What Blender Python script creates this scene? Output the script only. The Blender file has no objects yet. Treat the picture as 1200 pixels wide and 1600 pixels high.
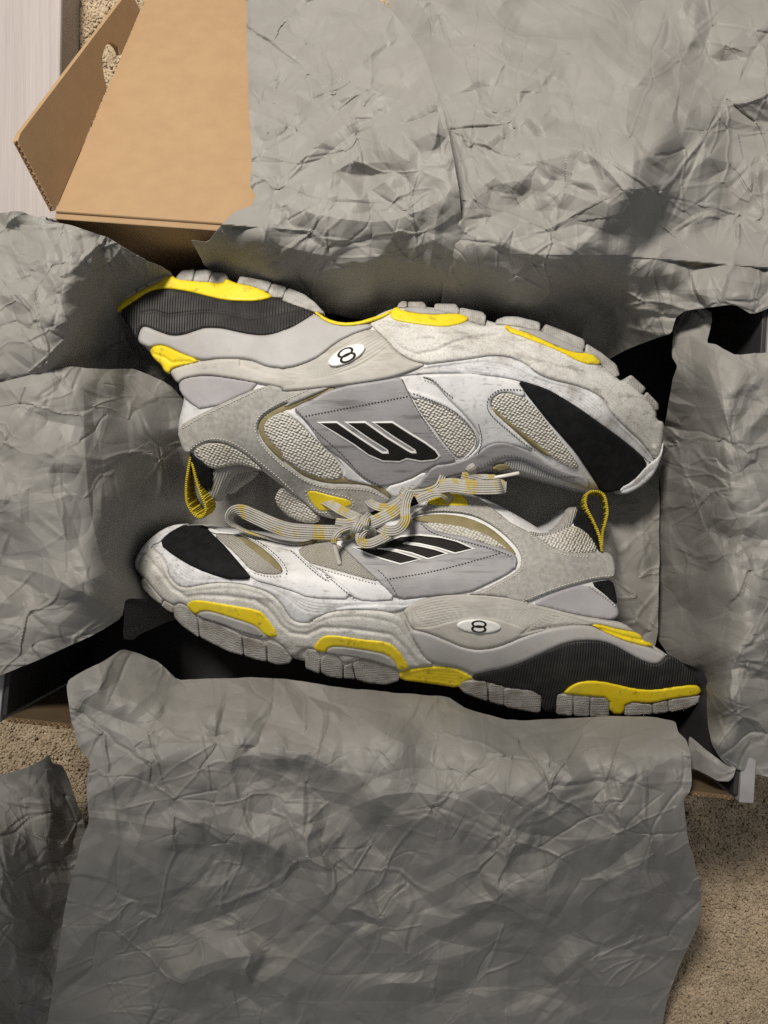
import bpy, bmesh, math, random
import numpy as np
from mathutils import Vector
from mathutils.geometry import delaunay_2d_cdt

sc = bpy.context.scene
COL = sc.collection

# ------------------------------------------------------------------ camera, light, exposure
ZC = 0.50                                    # camera height above the carpet
VFOV = math.radians(67.3)
F = 800.0 / math.tan(VFOV / 2)               # focal length in photo pixels
cam_d = bpy.data.cameras.new('camera'); cam = bpy.data.objects.new('camera', cam_d)
COL.objects.link(cam)
cam.location = (0, 0, ZC)
cam_d.sensor_fit = 'VERTICAL'; cam_d.angle = VFOV
cam_d.clip_start = 0.01; cam_d.clip_end = 50
sc.camera = cam

world = bpy.data.worlds.new('World'); sc.world = world; world.use_nodes = True
wb = world.node_tree.nodes['Background']
wb.inputs[0].default_value = (0.95, 0.97, 1.0, 1); wb.inputs[1].default_value = 0.23

def spot(name, loc, target, radius, power, col, cone, blend):
    d = bpy.data.lights.new(name, 'SPOT'); d.shadow_soft_size = radius; d.energy = power; d.color = col
    d.spot_size = math.radians(cone); d.spot_blend = blend
    o = bpy.data.objects.new(name, d); COL.objects.link(o)
    o.location = loc
    o.rotation_euler = (Vector(target) - Vector(loc)).to_track_quat('-Z', 'Y').to_euler()
    return o
# lamp beyond the lid; its soft cone is added to dim the box front
spot('room_lamp', (-0.28, 0.60, 1.00), (0.04, 0.30, 0.10), 0.11, 63.0, (1.0, 0.935, 0.84), 74, 1.0)

sc.view_settings.view_transform = 'Standard'; sc.view_settings.look = 'None'
sc.view_settings.exposure = 0.0; sc.view_settings.gamma = 1.0
sc.view_settings.use_curve_mapping = False
sc.cycles.use_denoising = False
sc.cycles.use_adaptive_sampling = False
sc.cycles.max_bounces = 6; sc.cycles.diffuse_bounces = 3; sc.cycles.caustics_reflective = False

# ------------------------------------------------------------------ pixel / geometry helpers
ZOOM = {'A': (160, 400, 3.722), 'B': (440, 430, 3.529), 'C': (740, 440, 3.529),
        'D': (190, 780, 3.636), 'E': (480, 720, 3.429), 'F': (780, 750, 3.529),
        'H': (340, 720, 5.4545), 'I': (520, 720, 6.667), 'J': (660, 700, 6.667)}
def z(tag, *pts):
    x0, y0, s = ZOOM[tag]
    return [(x0 + a / s, y0 + b / s) for a, b in pts]

def at(p, zz):
    """photo pixels (n,2) and heights (n,) -> points in the place"""
    p = np.asarray(p, float); zz = np.asarray(zz, float)
    k = (ZC - zz) / F
    return np.stack([(p[..., 0] - 600) * k, -(p[..., 1] - 800) * k, zz], -1)

class TPS:
    """smooth height field through control points (pixel x, pixel y, height)"""
    def __init__(self, ctrl, lam=1e-4, lift=0.0):
        c = np.array(ctrl, float); c[:, 2] += lift; self.p = c[:, :2] / 500.0; n = len(c)
        K = self._k(self.p); P = np.c_[np.ones(n), self.p]
        A = np.zeros((n + 3, n + 3)); A[:n, :n] = K + lam * np.eye(n); A[:n, n:] = P; A[n:, :n] = P.T
        self.w = np.linalg.solve(A, np.r_[c[:, 2], 0, 0, 0])
    def _k(self, q):
        d2 = ((q[:, None] - self.p[None]) ** 2).sum(-1)
        return 0.5 * d2 * np.log(d2 + 1e-12)
    def __call__(self, q):
        q = np.asarray(q, float) / 500.0
        return self._k(q) @ self.w[:-3] + np.c_[np.ones(len(q)), q] @ self.w[-3:]

def chaikin(p, n=2, closed=True, r=.25):
    p = np.array(p, float); k = 1 - r
    for _ in range(n):
        if closed:
            q = np.roll(p, -1, 0)
            p = np.stack([p * k + q * r, p * r + q * k], 1).reshape(-1, 2)
        else:
            a, b = p[:-1], p[1:]
            m = np.stack([a * .75 + b * .25, a * .25 + b * .75], 1).reshape(-1, p.shape[1])
            p = np.vstack([p[:1], m, p[-1:]])
    return p

def resample(p, step, closed=True):
    p = np.array(p, float)
    q = np.vstack([p, p[:1]]) if closed else p
    d = np.r_[0, np.cumsum(np.linalg.norm(np.diff(q[:, :2], axis=0), axis=1))]
    n = max(3 if closed else 2, int(round(d[-1] / step)))
    t = np.linspace(0, d[-1], n + 1)
    if closed: t = t[:-1]
    return np.stack([np.interp(t, d, q[:, k]) for k in range(p.shape[1])], 1)

def dist_poly(pts, line, closed=False):
    line = np.asarray(line, float)
    a = line; b = np.roll(line, -1, 0)
    if not closed: a, b = line[:-1], line[1:]
    ab = b - a; L = (ab ** 2).sum(1) + 1e-12
    out = np.empty(len(pts))
    step = max(1, int(3e6 // max(1, len(a))))
    for i in range(0, len(pts), step):
        P = pts[i:i + step]
        ap = P[:, None] - a[None]
        t = np.clip((ap * ab).sum(-1) / L, 0, 1)
        out[i:i + step] = np.sqrt((((ap - t[..., None] * ab) ** 2).sum(-1)).min(1))
    return out

def inside(pts, poly):
    x, y = pts[:, 0], pts[:, 1]; r = np.zeros(len(pts), bool)
    n = len(poly)
    for i in range(n):
        x1, y1 = poly[i]; x2, y2 = poly[(i + 1) % n]
        if y1 == y2: continue
        c = ((y1 > y) != (y2 > y)) & (x < (x2 - x1) * (y - y1) / (y2 - y1) + x1)
        r ^= c
    return r

def fill(poly, s):
    """triangulate a closed outline with an even spread of inner points"""
    lo, hi = poly.min(0), poly.max(0)
    a_, b_ = poly, np.roll(poly, -1, 0); rows = []
    for k, y in enumerate(np.arange(lo[1] + s * .4, hi[1], s * .87)):        # scan lines
        cr = (a_[:, 1] > y) != (b_[:, 1] > y)
        if not cr.any(): continue
        xs = np.sort(a_[cr, 0] + (y - a_[cr, 1]) / (b_[cr, 1] - a_[cr, 1]) * (b_[cr, 0] - a_[cr, 0]))
        gx = np.arange(lo[0] + (k % 2) * s * .5, hi[0], s)
        gx = gx[np.searchsorted(xs, gx) % 2 == 1]
        rows.append(np.c_[gx, np.full(len(gx), y)])
    g = np.vstack(rows) if rows else np.zeros((0, 2))
    if len(g):                                                             # keep clear of the outline
        q = s * .30; off = lo - 4 * q
        mk = np.zeros((int((hi[0] - off[0]) / q) + 9, int((hi[1] - off[1]) / q) + 9), bool)
        bp = ((resample(poly, q * .8) - off) / q).astype(int)
        for dx in (-1, 0, 1):
            for dy in (-1, 0, 1): mk[bp[:, 0] + dx, bp[:, 1] + dy] = True
        gi = ((g - off) / q).astype(int); g = g[~mk[gi[:, 0], gi[:, 1]]]
    n = len(poly)
    allp = np.vstack([poly, g]) if len(g) else poly
    vs, es, fs, ov, _, _ = delaunay_2d_cdt([Vector(p) for p in allp], [(i, (i + 1) % n) for i in range(n)], [], 1, 1e-5)
    V = np.array([(v.x, v.y) for v in vs]); T = np.array([f for f in fs if len(f) == 3])
    # orientation (pixel y points down)
    a, b, c = V[T[:, 0]], V[T[:, 1]], V[T[:, 2]]
    cr = (b[:, 0] - a[:, 0]) * (c[:, 1] - a[:, 1]) - (b[:, 1] - a[:, 1]) * (c[:, 0] - a[:, 0])
    T[cr > 0] = T[cr > 0][:, ::-1]
    # boundary edges
    E = np.vstack([T[:, [0, 1]], T[:, [1, 2]], T[:, [2, 0]]]); key = np.sort(E, 1); key = key[:, 0] * (len(V) + 1) + key[:, 1]
    _, ix, ct = np.unique(key, return_index=True, return_counts=True)
    bd = [tuple(e) for e in E[ix[ct == 1]]]
    return V, T, bd

def link(name, verts, faces, mat, parent=None, smooth=True, uv=None):
    me = bpy.data.meshes.new(name)
    v = np.asarray(verts, float)
    if parent is not None: v = v - np.array(parent.location)
    if isinstance(faces, np.ndarray):
        nf, k = faces.shape; me.vertices.add(len(v)); me.vertices.foreach_set('co', v.ravel())
        me.loops.add(nf * k); me.loops.foreach_set('vertex_index', faces.ravel().astype(np.int32))
        me.polygons.add(nf); me.polygons.foreach_set('loop_start', np.arange(nf, dtype=np.int32) * k)
        me.update(calc_edges=True)
    else:
        me.from_pydata(v.tolist(), [], [list(map(int, f)) for f in faces])
    if uv is not None:
        l = me.uv_layers.new(name='UVMap')
        idx = np.empty(len(me.loops), int); me.loops.foreach_get('vertex_index', idx)
        l.data.foreach_set('uv', np.asarray(uv, float)[idx].ravel())
    me.update()
    me.polygons.foreach_set('use_smooth', [bool(smooth)] * len(me.polygons))
    if mat: me.materials.append(mat)
    o = bpy.data.objects.new(name, me); COL.objects.link(o)
    if parent is not None: o.parent = parent
    return o

def empty(name, loc, label, cat, group=None):
    o = bpy.data.objects.new(name, None); COL.objects.link(o); o.location = loc; o.empty_display_size = .02
    o['label'] = label; o['category'] = cat
    if group: o['group'] = group
    return o
def tag(o, label, cat, group=None):
    o['label'] = label; o['category'] = cat
    if group: o['group'] = group
    return o
def sub(o, parent):                                     # hang an already placed mesh under a part
    o.parent = parent; return o

PXM = 0.00035                                           # metres per photo pixel at shoe height
def slab(name, poly, H, mat, parent, off=0.0, bev=.0007, depth=.003, s=3.0, smooth=2, grooves=(), bottom=None,
         bump=None, up=None):
    """a solid panel: outline, crown that follows the height field H, rounded rim, side wall (and underside)"""
    poly = chaikin(poly, smooth) if smooth else np.array(poly, float)
    poly = resample(poly, s * .8)
    V, T, bd = fill(poly, s)
    d = dist_poly(V, poly, True)
    u = np.clip(d / (bev / PXM), 0, 1)
    zz = H(V) + off - bev * (1 - np.sqrt(np.clip(1 - (1 - u) ** 2, 0, 1)))
    for line, w, dep in grooves:
        zz -= dep * np.exp(-(dist_poly(V, np.array(line)) / w) ** 2)
    if bump is not None: zz += bump(V, d)
    P = at(V, zz)
    n = len(P)
    lower = P.copy()
    if bottom is None:
        lower[:, 2] -= depth
    else:
        lower[:, 2] = np.minimum(bottom + bev * (1 - np.sqrt(np.clip(1 - (1 - u) ** 2, 0, 1))), P[:, 2] - .001)
    used = sorted({i for e in bd for i in e}); 
    faces = [tuple(t) for t in T]
    if bottom is None:
        mp = {i: n + k for k, i in enumerate(used)}
        verts = np.vstack([P, lower[used]])
        for a, b in bd: faces.append((b, a, mp[a], mp[b]))
    else:
        verts = np.vstack([P, lower])
        for a, b in bd: faces.append((b, a, a + n, b + n))
        faces += [tuple(t[::-1] + n) for t in T]
    return link(name, verts, faces, mat, parent)

def catmull(p, n=8):
    p = np.array(p, float)
    q = np.vstack([2 * p[0] - p[1], p, 2 * p[-1] - p[-2]])
    out = []
    for i in range(1, len(q) - 2):
        t = np.linspace(0, 1, n, endpoint=False)[:, None]
        a, b, c, d = q[i - 1], q[i], q[i + 1], q[i + 2]
        out.append(.5 * ((2 * b) + (-a + c) * t + (2 * a - 5 * b + 4 * c - d) * t ** 2 + (-a + 3 * b - 3 * c + d) * t ** 3))
    out.append(p[-1:])
    return np.vstack(out)

def sweep(name, path3, w, t, mat, parent, twist=0.0, ns=14, taper=0, n=8, power=3.2, wav=0):
    """flat lace / webbing / cord: flattened cross-section swept along 3D points; twist = roll of the flat side (rad)"""
    p = np.asarray(path3, float)
    tw = np.full(len(p), twist) if np.isscalar(twist) else np.array(twist, float)
    q = catmull(np.c_[p, tw], n); tw = q[:, 3]; q = q[:, :3]
    tan = np.gradient(q, axis=0); tan /= np.linalg.norm(tan, axis=1)[:, None] + 1e-12
    side = np.cross(tan, [0, 0, 1.0]); ln = np.linalg.norm(side, axis=1)[:, None]
    side = side / np.maximum(ln, 1e-6)
    nor = np.cross(side, tan)
    S = side * np.cos(tw)[:, None] + nor * np.sin(tw)[:, None]
    N = -side * np.sin(tw)[:, None] + nor * np.cos(tw)[:, None]
    a = np.linspace(0, 2 * math.pi, ns, endpoint=False)
    cx = np.sign(np.cos(a)) * np.abs(np.cos(a)) ** (2 / power) * w / 2
    cy = np.sign(np.sin(a)) * np.abs(np.sin(a)) ** (2 / power) * t / 2
    m = len(q); L = np.r_[0, np.cumsum(np.linalg.norm(np.diff(q, axis=0), axis=1))]
    sc_ = np.ones(m)
    if taper:
        sc_ = np.minimum(1, .35 + np.minimum(L, L[-1] - L) / taper)
    V = q[:, None] + S[:, None] * (cx[None, :, None] * sc_[:, None, None]) + N[:, None] * (cy[None, :, None] * sc_[:, None, None])
    V = V.reshape(-1, 3)
    f = []
    for i in range(m - 1):
        for k in range(ns):
            f.append((i * ns + k, i * ns + (k + 1) % ns, (i + 1) * ns + (k + 1) % ns, (i + 1) * ns + k))
    f.append(tuple(range(ns))[::-1]); f.append(tuple((m - 1) * ns + k for k in range(ns)))
    uv = np.stack([np.repeat(L, ns), np.tile(cx, m)], 1)
    return link(name, V, f, mat, parent, uv=uv)

def stitches(name, lines, H, mat, parent, off=.0008, dash=3.2, gap=1.8, r=.00028):
    """sewn thread: short raised capsules along lines on the surface"""
    if len(lines) > 1:
        return [stitches(name, [l], H, mat, parent, off, dash, gap, r) for l in lines]
    vs, fs = [], []
    for line in lines:
        q = resample(chaikin(line, 2, False), .5, False)
        step = int((dash + gap) / .5); dl = int(dash / .5)
        for i in range(0, len(q) - dl, step):
            a, m_, b = q[i], q[i + dl // 2], q[i + dl]
            P = at(np.array([a, m_, b]), H(np.array([a, m_, b])) + off + np.array([-.0002, .00025, -.0002]))
            d = P[2] - P[0]; d /= np.linalg.norm(d) + 1e-9
            sd = np.cross(d, [0, 0, 1.0]); sd /= np.linalg.norm(sd) + 1e-9
            up = np.cross(sd, d)
            base = len(vs)
            for j, rr in ((0, .55), (1, 1), (2, .55)):
                for k in range(5):
                    an = 2 * math.pi * k / 5
                    vs.append(P[j] + (sd * math.cos(an) + up * math.sin(an)) * r * rr)
            for j in range(2):
                for k in range(5):
                    fs.append((base + j * 5 + k, base + j * 5 + (k + 1) % 5, base + j * 5 + 5 + (k + 1) % 5, base + j * 5 + 5 + k))
            fs.append(tuple(base + k for k in range(5))[::-1]); fs.append(tuple(base + 10 + k for k in range(5)))
    o = link(name, vs, fs, mat, parent); o['kind'] = 'stuff'
    return o

def between(a, b, n, t0=0.0, t1=1.0):
    """n lines blended between two guide lines"""
    A = resample(chaikin(a, 2, False), 4, False); A = resample(A, 1e9, False) if False else A
    k = 60
    def rs(l):
        l = chaikin(l, 2, False); d = np.r_[0, np.cumsum(np.linalg.norm(np.diff(l, axis=0), axis=1))]
        t = np.linspace(0, d[-1], k); return np.stack([np.interp(t, d, l[:, 0]), np.interp(t, d, l[:, 1])], 1)
    A, B = rs(a), rs(b)
    return [A * (1 - t) + B * t for t in np.linspace(t0, t1, n)]

def offset_poly(p, d):
    p = np.array(p, float)
    a = np.sum(p[:, 0] * np.roll(p[:, 1], -1) - np.roll(p[:, 0], -1) * p[:, 1])
    s = 1 if a > 0 else -1
    e0 = p - np.roll(p, 1, 0); e1 = np.roll(p, -1, 0) - p
    n0 = np.c_[e0[:, 1], -e0[:, 0]] / (np.linalg.norm(e0, axis=1)[:, None] + 1e-9)
    n1 = np.c_[e1[:, 1], -e1[:, 0]] / (np.linalg.norm(e1, axis=1)[:, None] + 1e-9)
    m = n0 + n1; m /= np.linalg.norm(m, axis=1)[:, None] + 1e-9
    c = np.clip((m * n1).sum(1), .45, 1)
    return p + m * (s * d / c)[:, None]

def ellipse(cx, cy, a, b, rot, n=40):
    t = np.linspace(0, 2 * math.pi, n, endpoint=False); r = math.radians(rot)
    x, y = a * np.cos(t), b * np.sin(t)
    return np.c_[cx + x * math.cos(r) - y * math.sin(r), cy + x * math.sin(r) + y * math.cos(r)]

# ------------------------------------------------------------------ noise fields (numpy)
def vnoise(p, cell, seed):
    r = np.random.RandomState(seed); G = r.rand(64, 64) * 2 - 1
    q = p / cell; i = np.floor(q).astype(int); f = q - i; f = f * f * f * (f * (f * 6 - 15) + 10)
    a = G[i[:, 0] % 64, i[:, 1] % 64]; b = G[(i[:, 0] + 1) % 64, i[:, 1] % 64]
    c = G[i[:, 0] % 64, (i[:, 1] + 1) % 64]; d = G[(i[:, 0] + 1) % 64, (i[:, 1] + 1) % 64]
    return (a * (1 - f[:, 0]) + b * f[:, 0]) * (1 - f[:, 1]) + (c * (1 - f[:, 0]) + d * f[:, 0]) * f[:, 1]

def facets(p, cell, seed, ang=0.0, stretch=1.0, wid=0.0):
    """piecewise flat crumple: random heights on a jittered Delaunay net, evaluated at p"""
    r = np.random.RandomState(seed); c, s = math.cos(ang), math.sin(ang)
    q = np.c_[(p[:, 0] * c + p[:, 1] * s) / stretch, -p[:, 0] * s + p[:, 1] * c]
    lo, hi = q.min(0) - 2.5 * cell, q.max(0) + 2.5 * cell
    nx, ny = int((hi[0] - lo[0]) / cell) + 2, int((hi[1] - lo[1]) / cell) + 2
    X, Y = np.meshgrid(np.arange(nx), np.arange(ny))
    pts = np.c_[X.ravel(), Y.ravel()].astype(float) + (r.rand(nx * ny, 2) - .5) * 1.05
    pts = lo + pts * cell
    h = r.rand(len(pts)) * 2 - 1
    vs, _, fs, ov, _, _ = delaunay_2d_cdt([Vector(v) for v in pts], [], [], 0, 1e-6)
    V = np.array([(v.x, v.y) for v in vs]); hh = np.array([h[o[0]] if o else 0 for o in ov])
    res = 1.0
    ea = {}
    W, Hh = int((hi[0] - lo[0]) / res) + 2, int((hi[1] - lo[1]) / res) + 2
    img = np.zeros((Hh, W), np.float32); rid = np.zeros((Hh, W), np.float32)
    for t in fs:
        if len(t) != 3: continue
        A, B, C = V[t[0]], V[t[1]], V[t[2]]
        x0 = max(0, int((min(A[0], B[0], C[0]) - lo[0]) / res)); x1 = min(W - 1, int((max(A[0], B[0], C[0]) - lo[0]) / res) + 1)
        y0 = max(0, int((min(A[1], B[1], C[1]) - lo[1]) / res)); y1 = min(Hh - 1, int((max(A[1], B[1], C[1]) - lo[1]) / res) + 1)
        if x1 < x0 or y1 < y0: continue
        gx = lo[0] + np.arange(x0, x1 + 1) * res; gy = (lo[1] + np.arange(y0, y1 + 1) * res)[:, None]
        den = (B[1] - C[1]) * (A[0] - C[0]) + (C[0] - B[0]) * (A[1] - C[1])
        if abs(den) < 1e-9: continue
        l1 = ((B[1] - C[1]) * (gx - C[0]) + (C[0] - B[0]) * (gy - C[1])) / den
        l2 = ((C[1] - A[1]) * (gx - C[0]) + (A[0] - C[0]) * (gy - C[1])) / den
        l3 = 1 - l1 - l2
        m = (l1 >= -1e-6) & (l2 >= -1e-6) & (l3 >= -1e-6)
        v = l1 * hh[t[0]] + l2 * hh[t[1]] + l3 * hh[t[2]]
        sub_ = img[y0:y1 + 1, x0:x1 + 1]; sub_[m] = v[m]
        if wid:
            rv = 0
            for lk, e, (Pa, Pb) in ((l1, (t[1], t[2]), (B, C)), (l2, (t[0], t[2]), (A, C)), (l3, (t[0], t[1]), (A, B))):
                e = (min(e), max(e))
                if e not in ea: ea[e] = r.choice([1, 1, -1]) * max(0, r.rand() * 1.5 - .5)
                if ea[e]:
                    rv = rv + ea[e] * np.clip(1 - lk * abs(den) / (np.linalg.norm(Pb - Pa) + 1e-9) / wid, 0, 1)
            sub_ = rid[y0:y1 + 1, x0:x1 + 1]
            if not np.isscalar(rv): sub_[m] = np.broadcast_to(rv, m.shape)[m]
    u = (q - lo) / res; i = np.floor(u).astype(int); f = u - i
    i[:, 0] = np.clip(i[:, 0], 0, W - 2); i[:, 1] = np.clip(i[:, 1], 0, Hh - 2)
    out = []
    for im in (img, rid):
        g = lambda dx, dy: im[i[:, 1] + dy, i[:, 0] + dx]
        out.append((g(0, 0) * (1 - f[:, 0]) + g(1, 0) * f[:, 0]) * (1 - f[:, 1]) + (g(0, 1) * (1 - f[:, 0]) + g(1, 1) * f[:, 0]) * f[:, 1])
    return out if wid else out[0]

# ------------------------------------------------------------------ materials
def mat(name, c1, c2=None, nscale=80.0, lo=.42, hi=.62, detail=5, rough=.7, spec=.3, bumps=(), stretch=(1, 1, 1),
        dirt=None, sheen=0.0, uv=False, transl=0.0, weave=None, facet=None, island=0.0):
    m = bpy.data.materials.new(name); m.use_nodes = True
    nt = m.node_tree; N = nt.nodes; Lk = nt.links
    b = N['Principled BSDF']; b.inputs['Roughness'].default_value = rough
    b.inputs['Specular IOR Level'].default_value = spec
    if sheen: b.inputs['Sheen Weight'].default_value = sheen
    tc = N.new('ShaderNodeTexCoord'); src = tc.outputs['UV' if uv else 'Object']
    def mapped(sc3, rot=(0, 0, 0)):
        mp = N.new('ShaderNodeMapping'); mp.inputs['Scale'].default_value = sc3; mp.inputs['Rotation'].default_value = rot
        Lk.new(src, mp.inputs['Vector']); return mp.outputs[0]
    def noise(scale, st=(1, 1, 1), det=5, r=.55):
        n = N.new('ShaderNodeTexNoise'); n.inputs['Scale'].default_value = scale; n.inputs['Detail'].default_value = det
        n.inputs['Roughness'].default_value = r
        Lk.new(mapped(st), n.inputs['Vector']); return n.outputs['Fac']
    def ramp(sock, a, bb, ca, cb):
        r = N.new('ShaderNodeValToRGB'); r.color_ramp.elements[0].position = a; r.color_ramp.elements[1].position = bb
        r.color_ramp.elements[0].color = (*ca, 1); r.color_ramp.elements[1].color = (*cb, 1)
        Lk.new(sock, r.inputs[0]); return r.outputs[0]
    col = None
    if c2 is not None:
        col = ramp(noise(nscale, stretch, detail), lo, hi, c1, c2)
    else:
        rg = N.new('ShaderNodeRGB'); rg.outputs[0].default_value = (*c1, 1); col = rg.outputs[0]
    for dd in (dirt or []):
        dcol, dscale, dlo, dhi, damt, dst = dd
        f = ramp(noise(dscale, dst, 6, .62 if dscale > 100 else .72), dlo, dhi, (0, 0, 0), (damt, damt, damt))
        mx = N.new('ShaderNodeMix'); mx.data_type = 'RGBA'
        Lk.new(f, mx.inputs[0]); Lk.new(col, mx.inputs[6]); mx.inputs[7].default_value = (*dcol, 1)
        col = mx.outputs[2]
    if weave:
        v = N.new('ShaderNodeTexVoronoi'); v.inputs['Scale'].default_value = weave[0]; v.inputs['Randomness'].default_value = .3
        Lk.new(mapped(weave[1], weave[2]), v.inputs['Vector'])
        f = ramp(v.outputs['Distance'], .34, .62, (0, 0, 0), (.75, .75, .75))
        mx = N.new('ShaderNodeMix'); mx.data_type = 'RGBA'
        Lk.new(f, mx.inputs[0]); Lk.new(col, mx.inputs[6]); mx.inputs[7].default_value = (*weave[3], 1)
        col = mx.outputs[2]
    if island:                                            # each tuft of yarn its own shade
        ge = N.new('ShaderNodeNewGeometry'); f = ramp(ge.outputs['Random Per Island'], 0, 1, (1 - island,) * 3, (1 + island * .3,) * 3)
        mx = N.new('ShaderNodeMix'); mx.data_type = 'RGBA'; mx.blend_type = 'MULTIPLY'; mx.inputs[0].default_value = 1
        Lk.new(col, mx.inputs[6]); Lk.new(f, mx.inputs[7]); col = mx.outputs[2]
    Lk.new(col, b.inputs['Base Color'])
    prev = None
    if facet:                                             # small flat facets between pressed creases
        ge = N.new('ShaderNodeNewGeometry'); acc = ge.outputs['Normal']
        nz = N.new('ShaderNodeTexNoise'); nz.inputs['Scale'].default_value = 26; Lk.new(src, nz.inputs['Vector'])
        for q, (fs_, amt, an) in enumerate(facet):
            ad = N.new('ShaderNodeVectorMath'); ad.operation = 'MULTIPLY_ADD'
            Lk.new(nz.outputs['Color'], ad.inputs[0]); ad.inputs[1].default_value = (.012,) * 3; Lk.new(mapped((1, .62, 1), (0, 0, .9 * q + .3)), ad.inputs[2])
            v = N.new('ShaderNodeTexVoronoi'); v.inputs['Scale'].default_value = fs_
            Lk.new(ad.outputs[0], v.inputs['Vector'])
            sb = N.new('ShaderNodeVectorMath'); sb.operation = 'SUBTRACT'; Lk.new(v.outputs['Color'], sb.inputs[0]); sb.inputs[1].default_value = (.5,) * 3
            mk = N.new('ShaderNodeTexNoise'); mk.inputs['Scale'].default_value = 14 + 9 * q; mk.inputs['Detail'].default_value = 2
            Lk.new(mapped((1, 1, 1), (0, 0, q)), mk.inputs['Vector'])
            mr = N.new('ShaderNodeMapRange'); mr.inputs[1].default_value = .35; mr.inputs[2].default_value = .62; mr.inputs[3].default_value = amt * .35; mr.inputs[4].default_value = amt * 2.0
            Lk.new(mk.outputs['Fac'], mr.inputs[0])
            sc_ = N.new('ShaderNodeVectorMath'); sc_.operation = 'SCALE'; Lk.new(sb.outputs[0], sc_.inputs[0]); Lk.new(mr.outputs[0], sc_.inputs['Scale'])
            a2 = N.new('ShaderNodeVectorMath'); a2.operation = 'ADD'; Lk.new(acc, a2.inputs[0]); Lk.new(sc_.outputs[0], a2.inputs[1]); acc = a2.outputs[0]
        nm = N.new('ShaderNodeVectorMath'); nm.operation = 'NORMALIZE'; Lk.new(acc, nm.inputs[0]); prev = nm.outputs[0]
    for bp in bumps:
        kind, scale, strength, dist = bp[:4]
        st = bp[4] if len(bp) > 4 else (1, 1, 1)
        if kind == 'noise': h = noise(scale, st, 4)
        elif kind in ('voronoi', 'cell'):
            v = N.new('ShaderNodeTexVoronoi'); v.inputs['Scale'].default_value = scale
            v.inputs['Randomness'].default_value = .35 if kind == 'voronoi' else 1
            Lk.new(mapped(st, bp[5] if len(bp) > 5 else (0, 0, 0)), v.inputs['Vector']); h = v.outputs['Distance']
        else:
            w = N.new('ShaderNodeTexWave'); w.wave_type = 'BANDS'; w.bands_direction = kind[-1].upper()
            w.inputs['Scale'].default_value = scale; w.inputs['Distortion'].default_value = bp[6] if len(bp) > 6 else .0
            w.inputs['Detail'].default_value = 1
            Lk.new(mapped(st, bp[5] if len(bp) > 5 else (0, 0, 0)), w.inputs['Vector']); h = w.outputs['Fac']
        bm_ = N.new('ShaderNodeBump'); bm_.inputs['Strength'].default_value = abs(strength); bm_.inputs['Distance'].default_value = dist
        bm_.invert = strength < 0
        Lk.new(h, bm_.inputs['Height'])
        if prev: Lk.new(prev, bm_.inputs['Normal'])
        prev = bm_.outputs[0]
    if prev: Lk.new(prev, b.inputs['Normal'])
    if transl:
        tr = N.new('ShaderNodeBsdfTranslucent'); Lk.new(col, tr.inputs['Color'])
        if prev: Lk.new(prev, tr.inputs['Normal'])
        ms = N.new('ShaderNodeMixShader'); ms.inputs[0].default_value = transl
        Lk.new(b.outputs[0], ms.inputs[1]); Lk.new(tr.outputs[0], ms.inputs[2])
        Lk.new(ms.outputs[0], N['Material Output'].inputs[0])
    return m

BR = (.16, .12, .075)
M = {}
M['tissue'] = mat('tissue_paper', (.330, .318, .296), (.370, .357, .333), 30, .35, .65, rough=.52, spec=.34, transl=.25,
                  bumps=[('noise', 1000, .08, .0003)], facet=None)
M['carpet'] = mat('carpet_pile', (.46, .365, .25), (.58, .47, .335), 260, .38, .62, rough=.95, spec=.05,
                  dirt=[((.16, .12, .08), 170, .55, .75, .6, (1, 1, 1))], bumps=[('noise', 700, .9, .002), ('cell', 330, -.7, .003)])
M['pile'] = mat('carpet_yarn', (.50, .395, .27), (.62, .50, .355), 120, .38, .62, rough=.95, spec=.04, island=.16, bumps=[('noise', 1800, .8, .0008)])
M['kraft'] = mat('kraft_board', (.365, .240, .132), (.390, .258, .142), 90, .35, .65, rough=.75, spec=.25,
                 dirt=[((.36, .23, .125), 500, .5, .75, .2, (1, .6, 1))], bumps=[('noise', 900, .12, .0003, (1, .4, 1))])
M['kraft_shaded'] = mat('shaded_kraft_board', (.11, .075, .042), (.14, .098, .056), 60, .35, .65, rough=.8, spec=.2)  # kraft for the front wall, with the shade on it put into the colour
M['kraft_edge'] = mat('board_edge', (.40, .25, .13), (.14, .085, .045), 900, .4, .55, rough=.9, spec=.1)
M['box_dark'] = mat('dark_box_board', (.030, .029, .031), (.038, .036, .038), 40, rough=.55, spec=.35)
M['box_pale'] = mat('pale_box_board', (.28, .27, .275), (.34, .33, .335), 60, rough=.45, spec=.4)
M['white_wood'] = mat('white_painted_wood', (.36, .315, .305), (.43, .38, .365), 22, .3, .7, rough=.5, spec=.35, stretch=(9, .35, 1),
                      bumps=[('noise', 60, .35, .0012, (8, .25, 1)), ('noise', 220, .25, .0005, (8, .2, 1))])
M['suede'] = mat('grey_suede', (.31, .30, .28), (.42, .41, .385), 420, .35, .65, rough=.95, spec=.08, sheen=.15,
                 dirt=[((.27, .235, .18), 40, .5, .75, .6, (1, 1, 1))], bumps=[('noise', 1500, .35, .0004)])
M['grey_leather'] = mat('grey_leather', (0.288, 0.280, 0.292), (0.352, 0.344, 0.356), 60, .35, .65, rough=.5, spec=.4,
                        dirt=[((.10, .095, .095), 130, .53, .68, .7, (.22, 2.4, 1)), ((.22, .20, .18), 34, .50, .74, .5, (1, 1, 1))],
                        bumps=[('noise', 300, .25, .0005, (.4, 1.6, 1))])
M['counter'] = mat('smooth_grey', (0.365, 0.348, 0.365), (0.425, 0.412, 0.425), 40, rough=.6, spec=.3,
                   dirt=[((.30, .27, .23), 30, .52, .75, .4, (1, 1, 1))], bumps=[('noise', 900, .12, .0003)])
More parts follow.
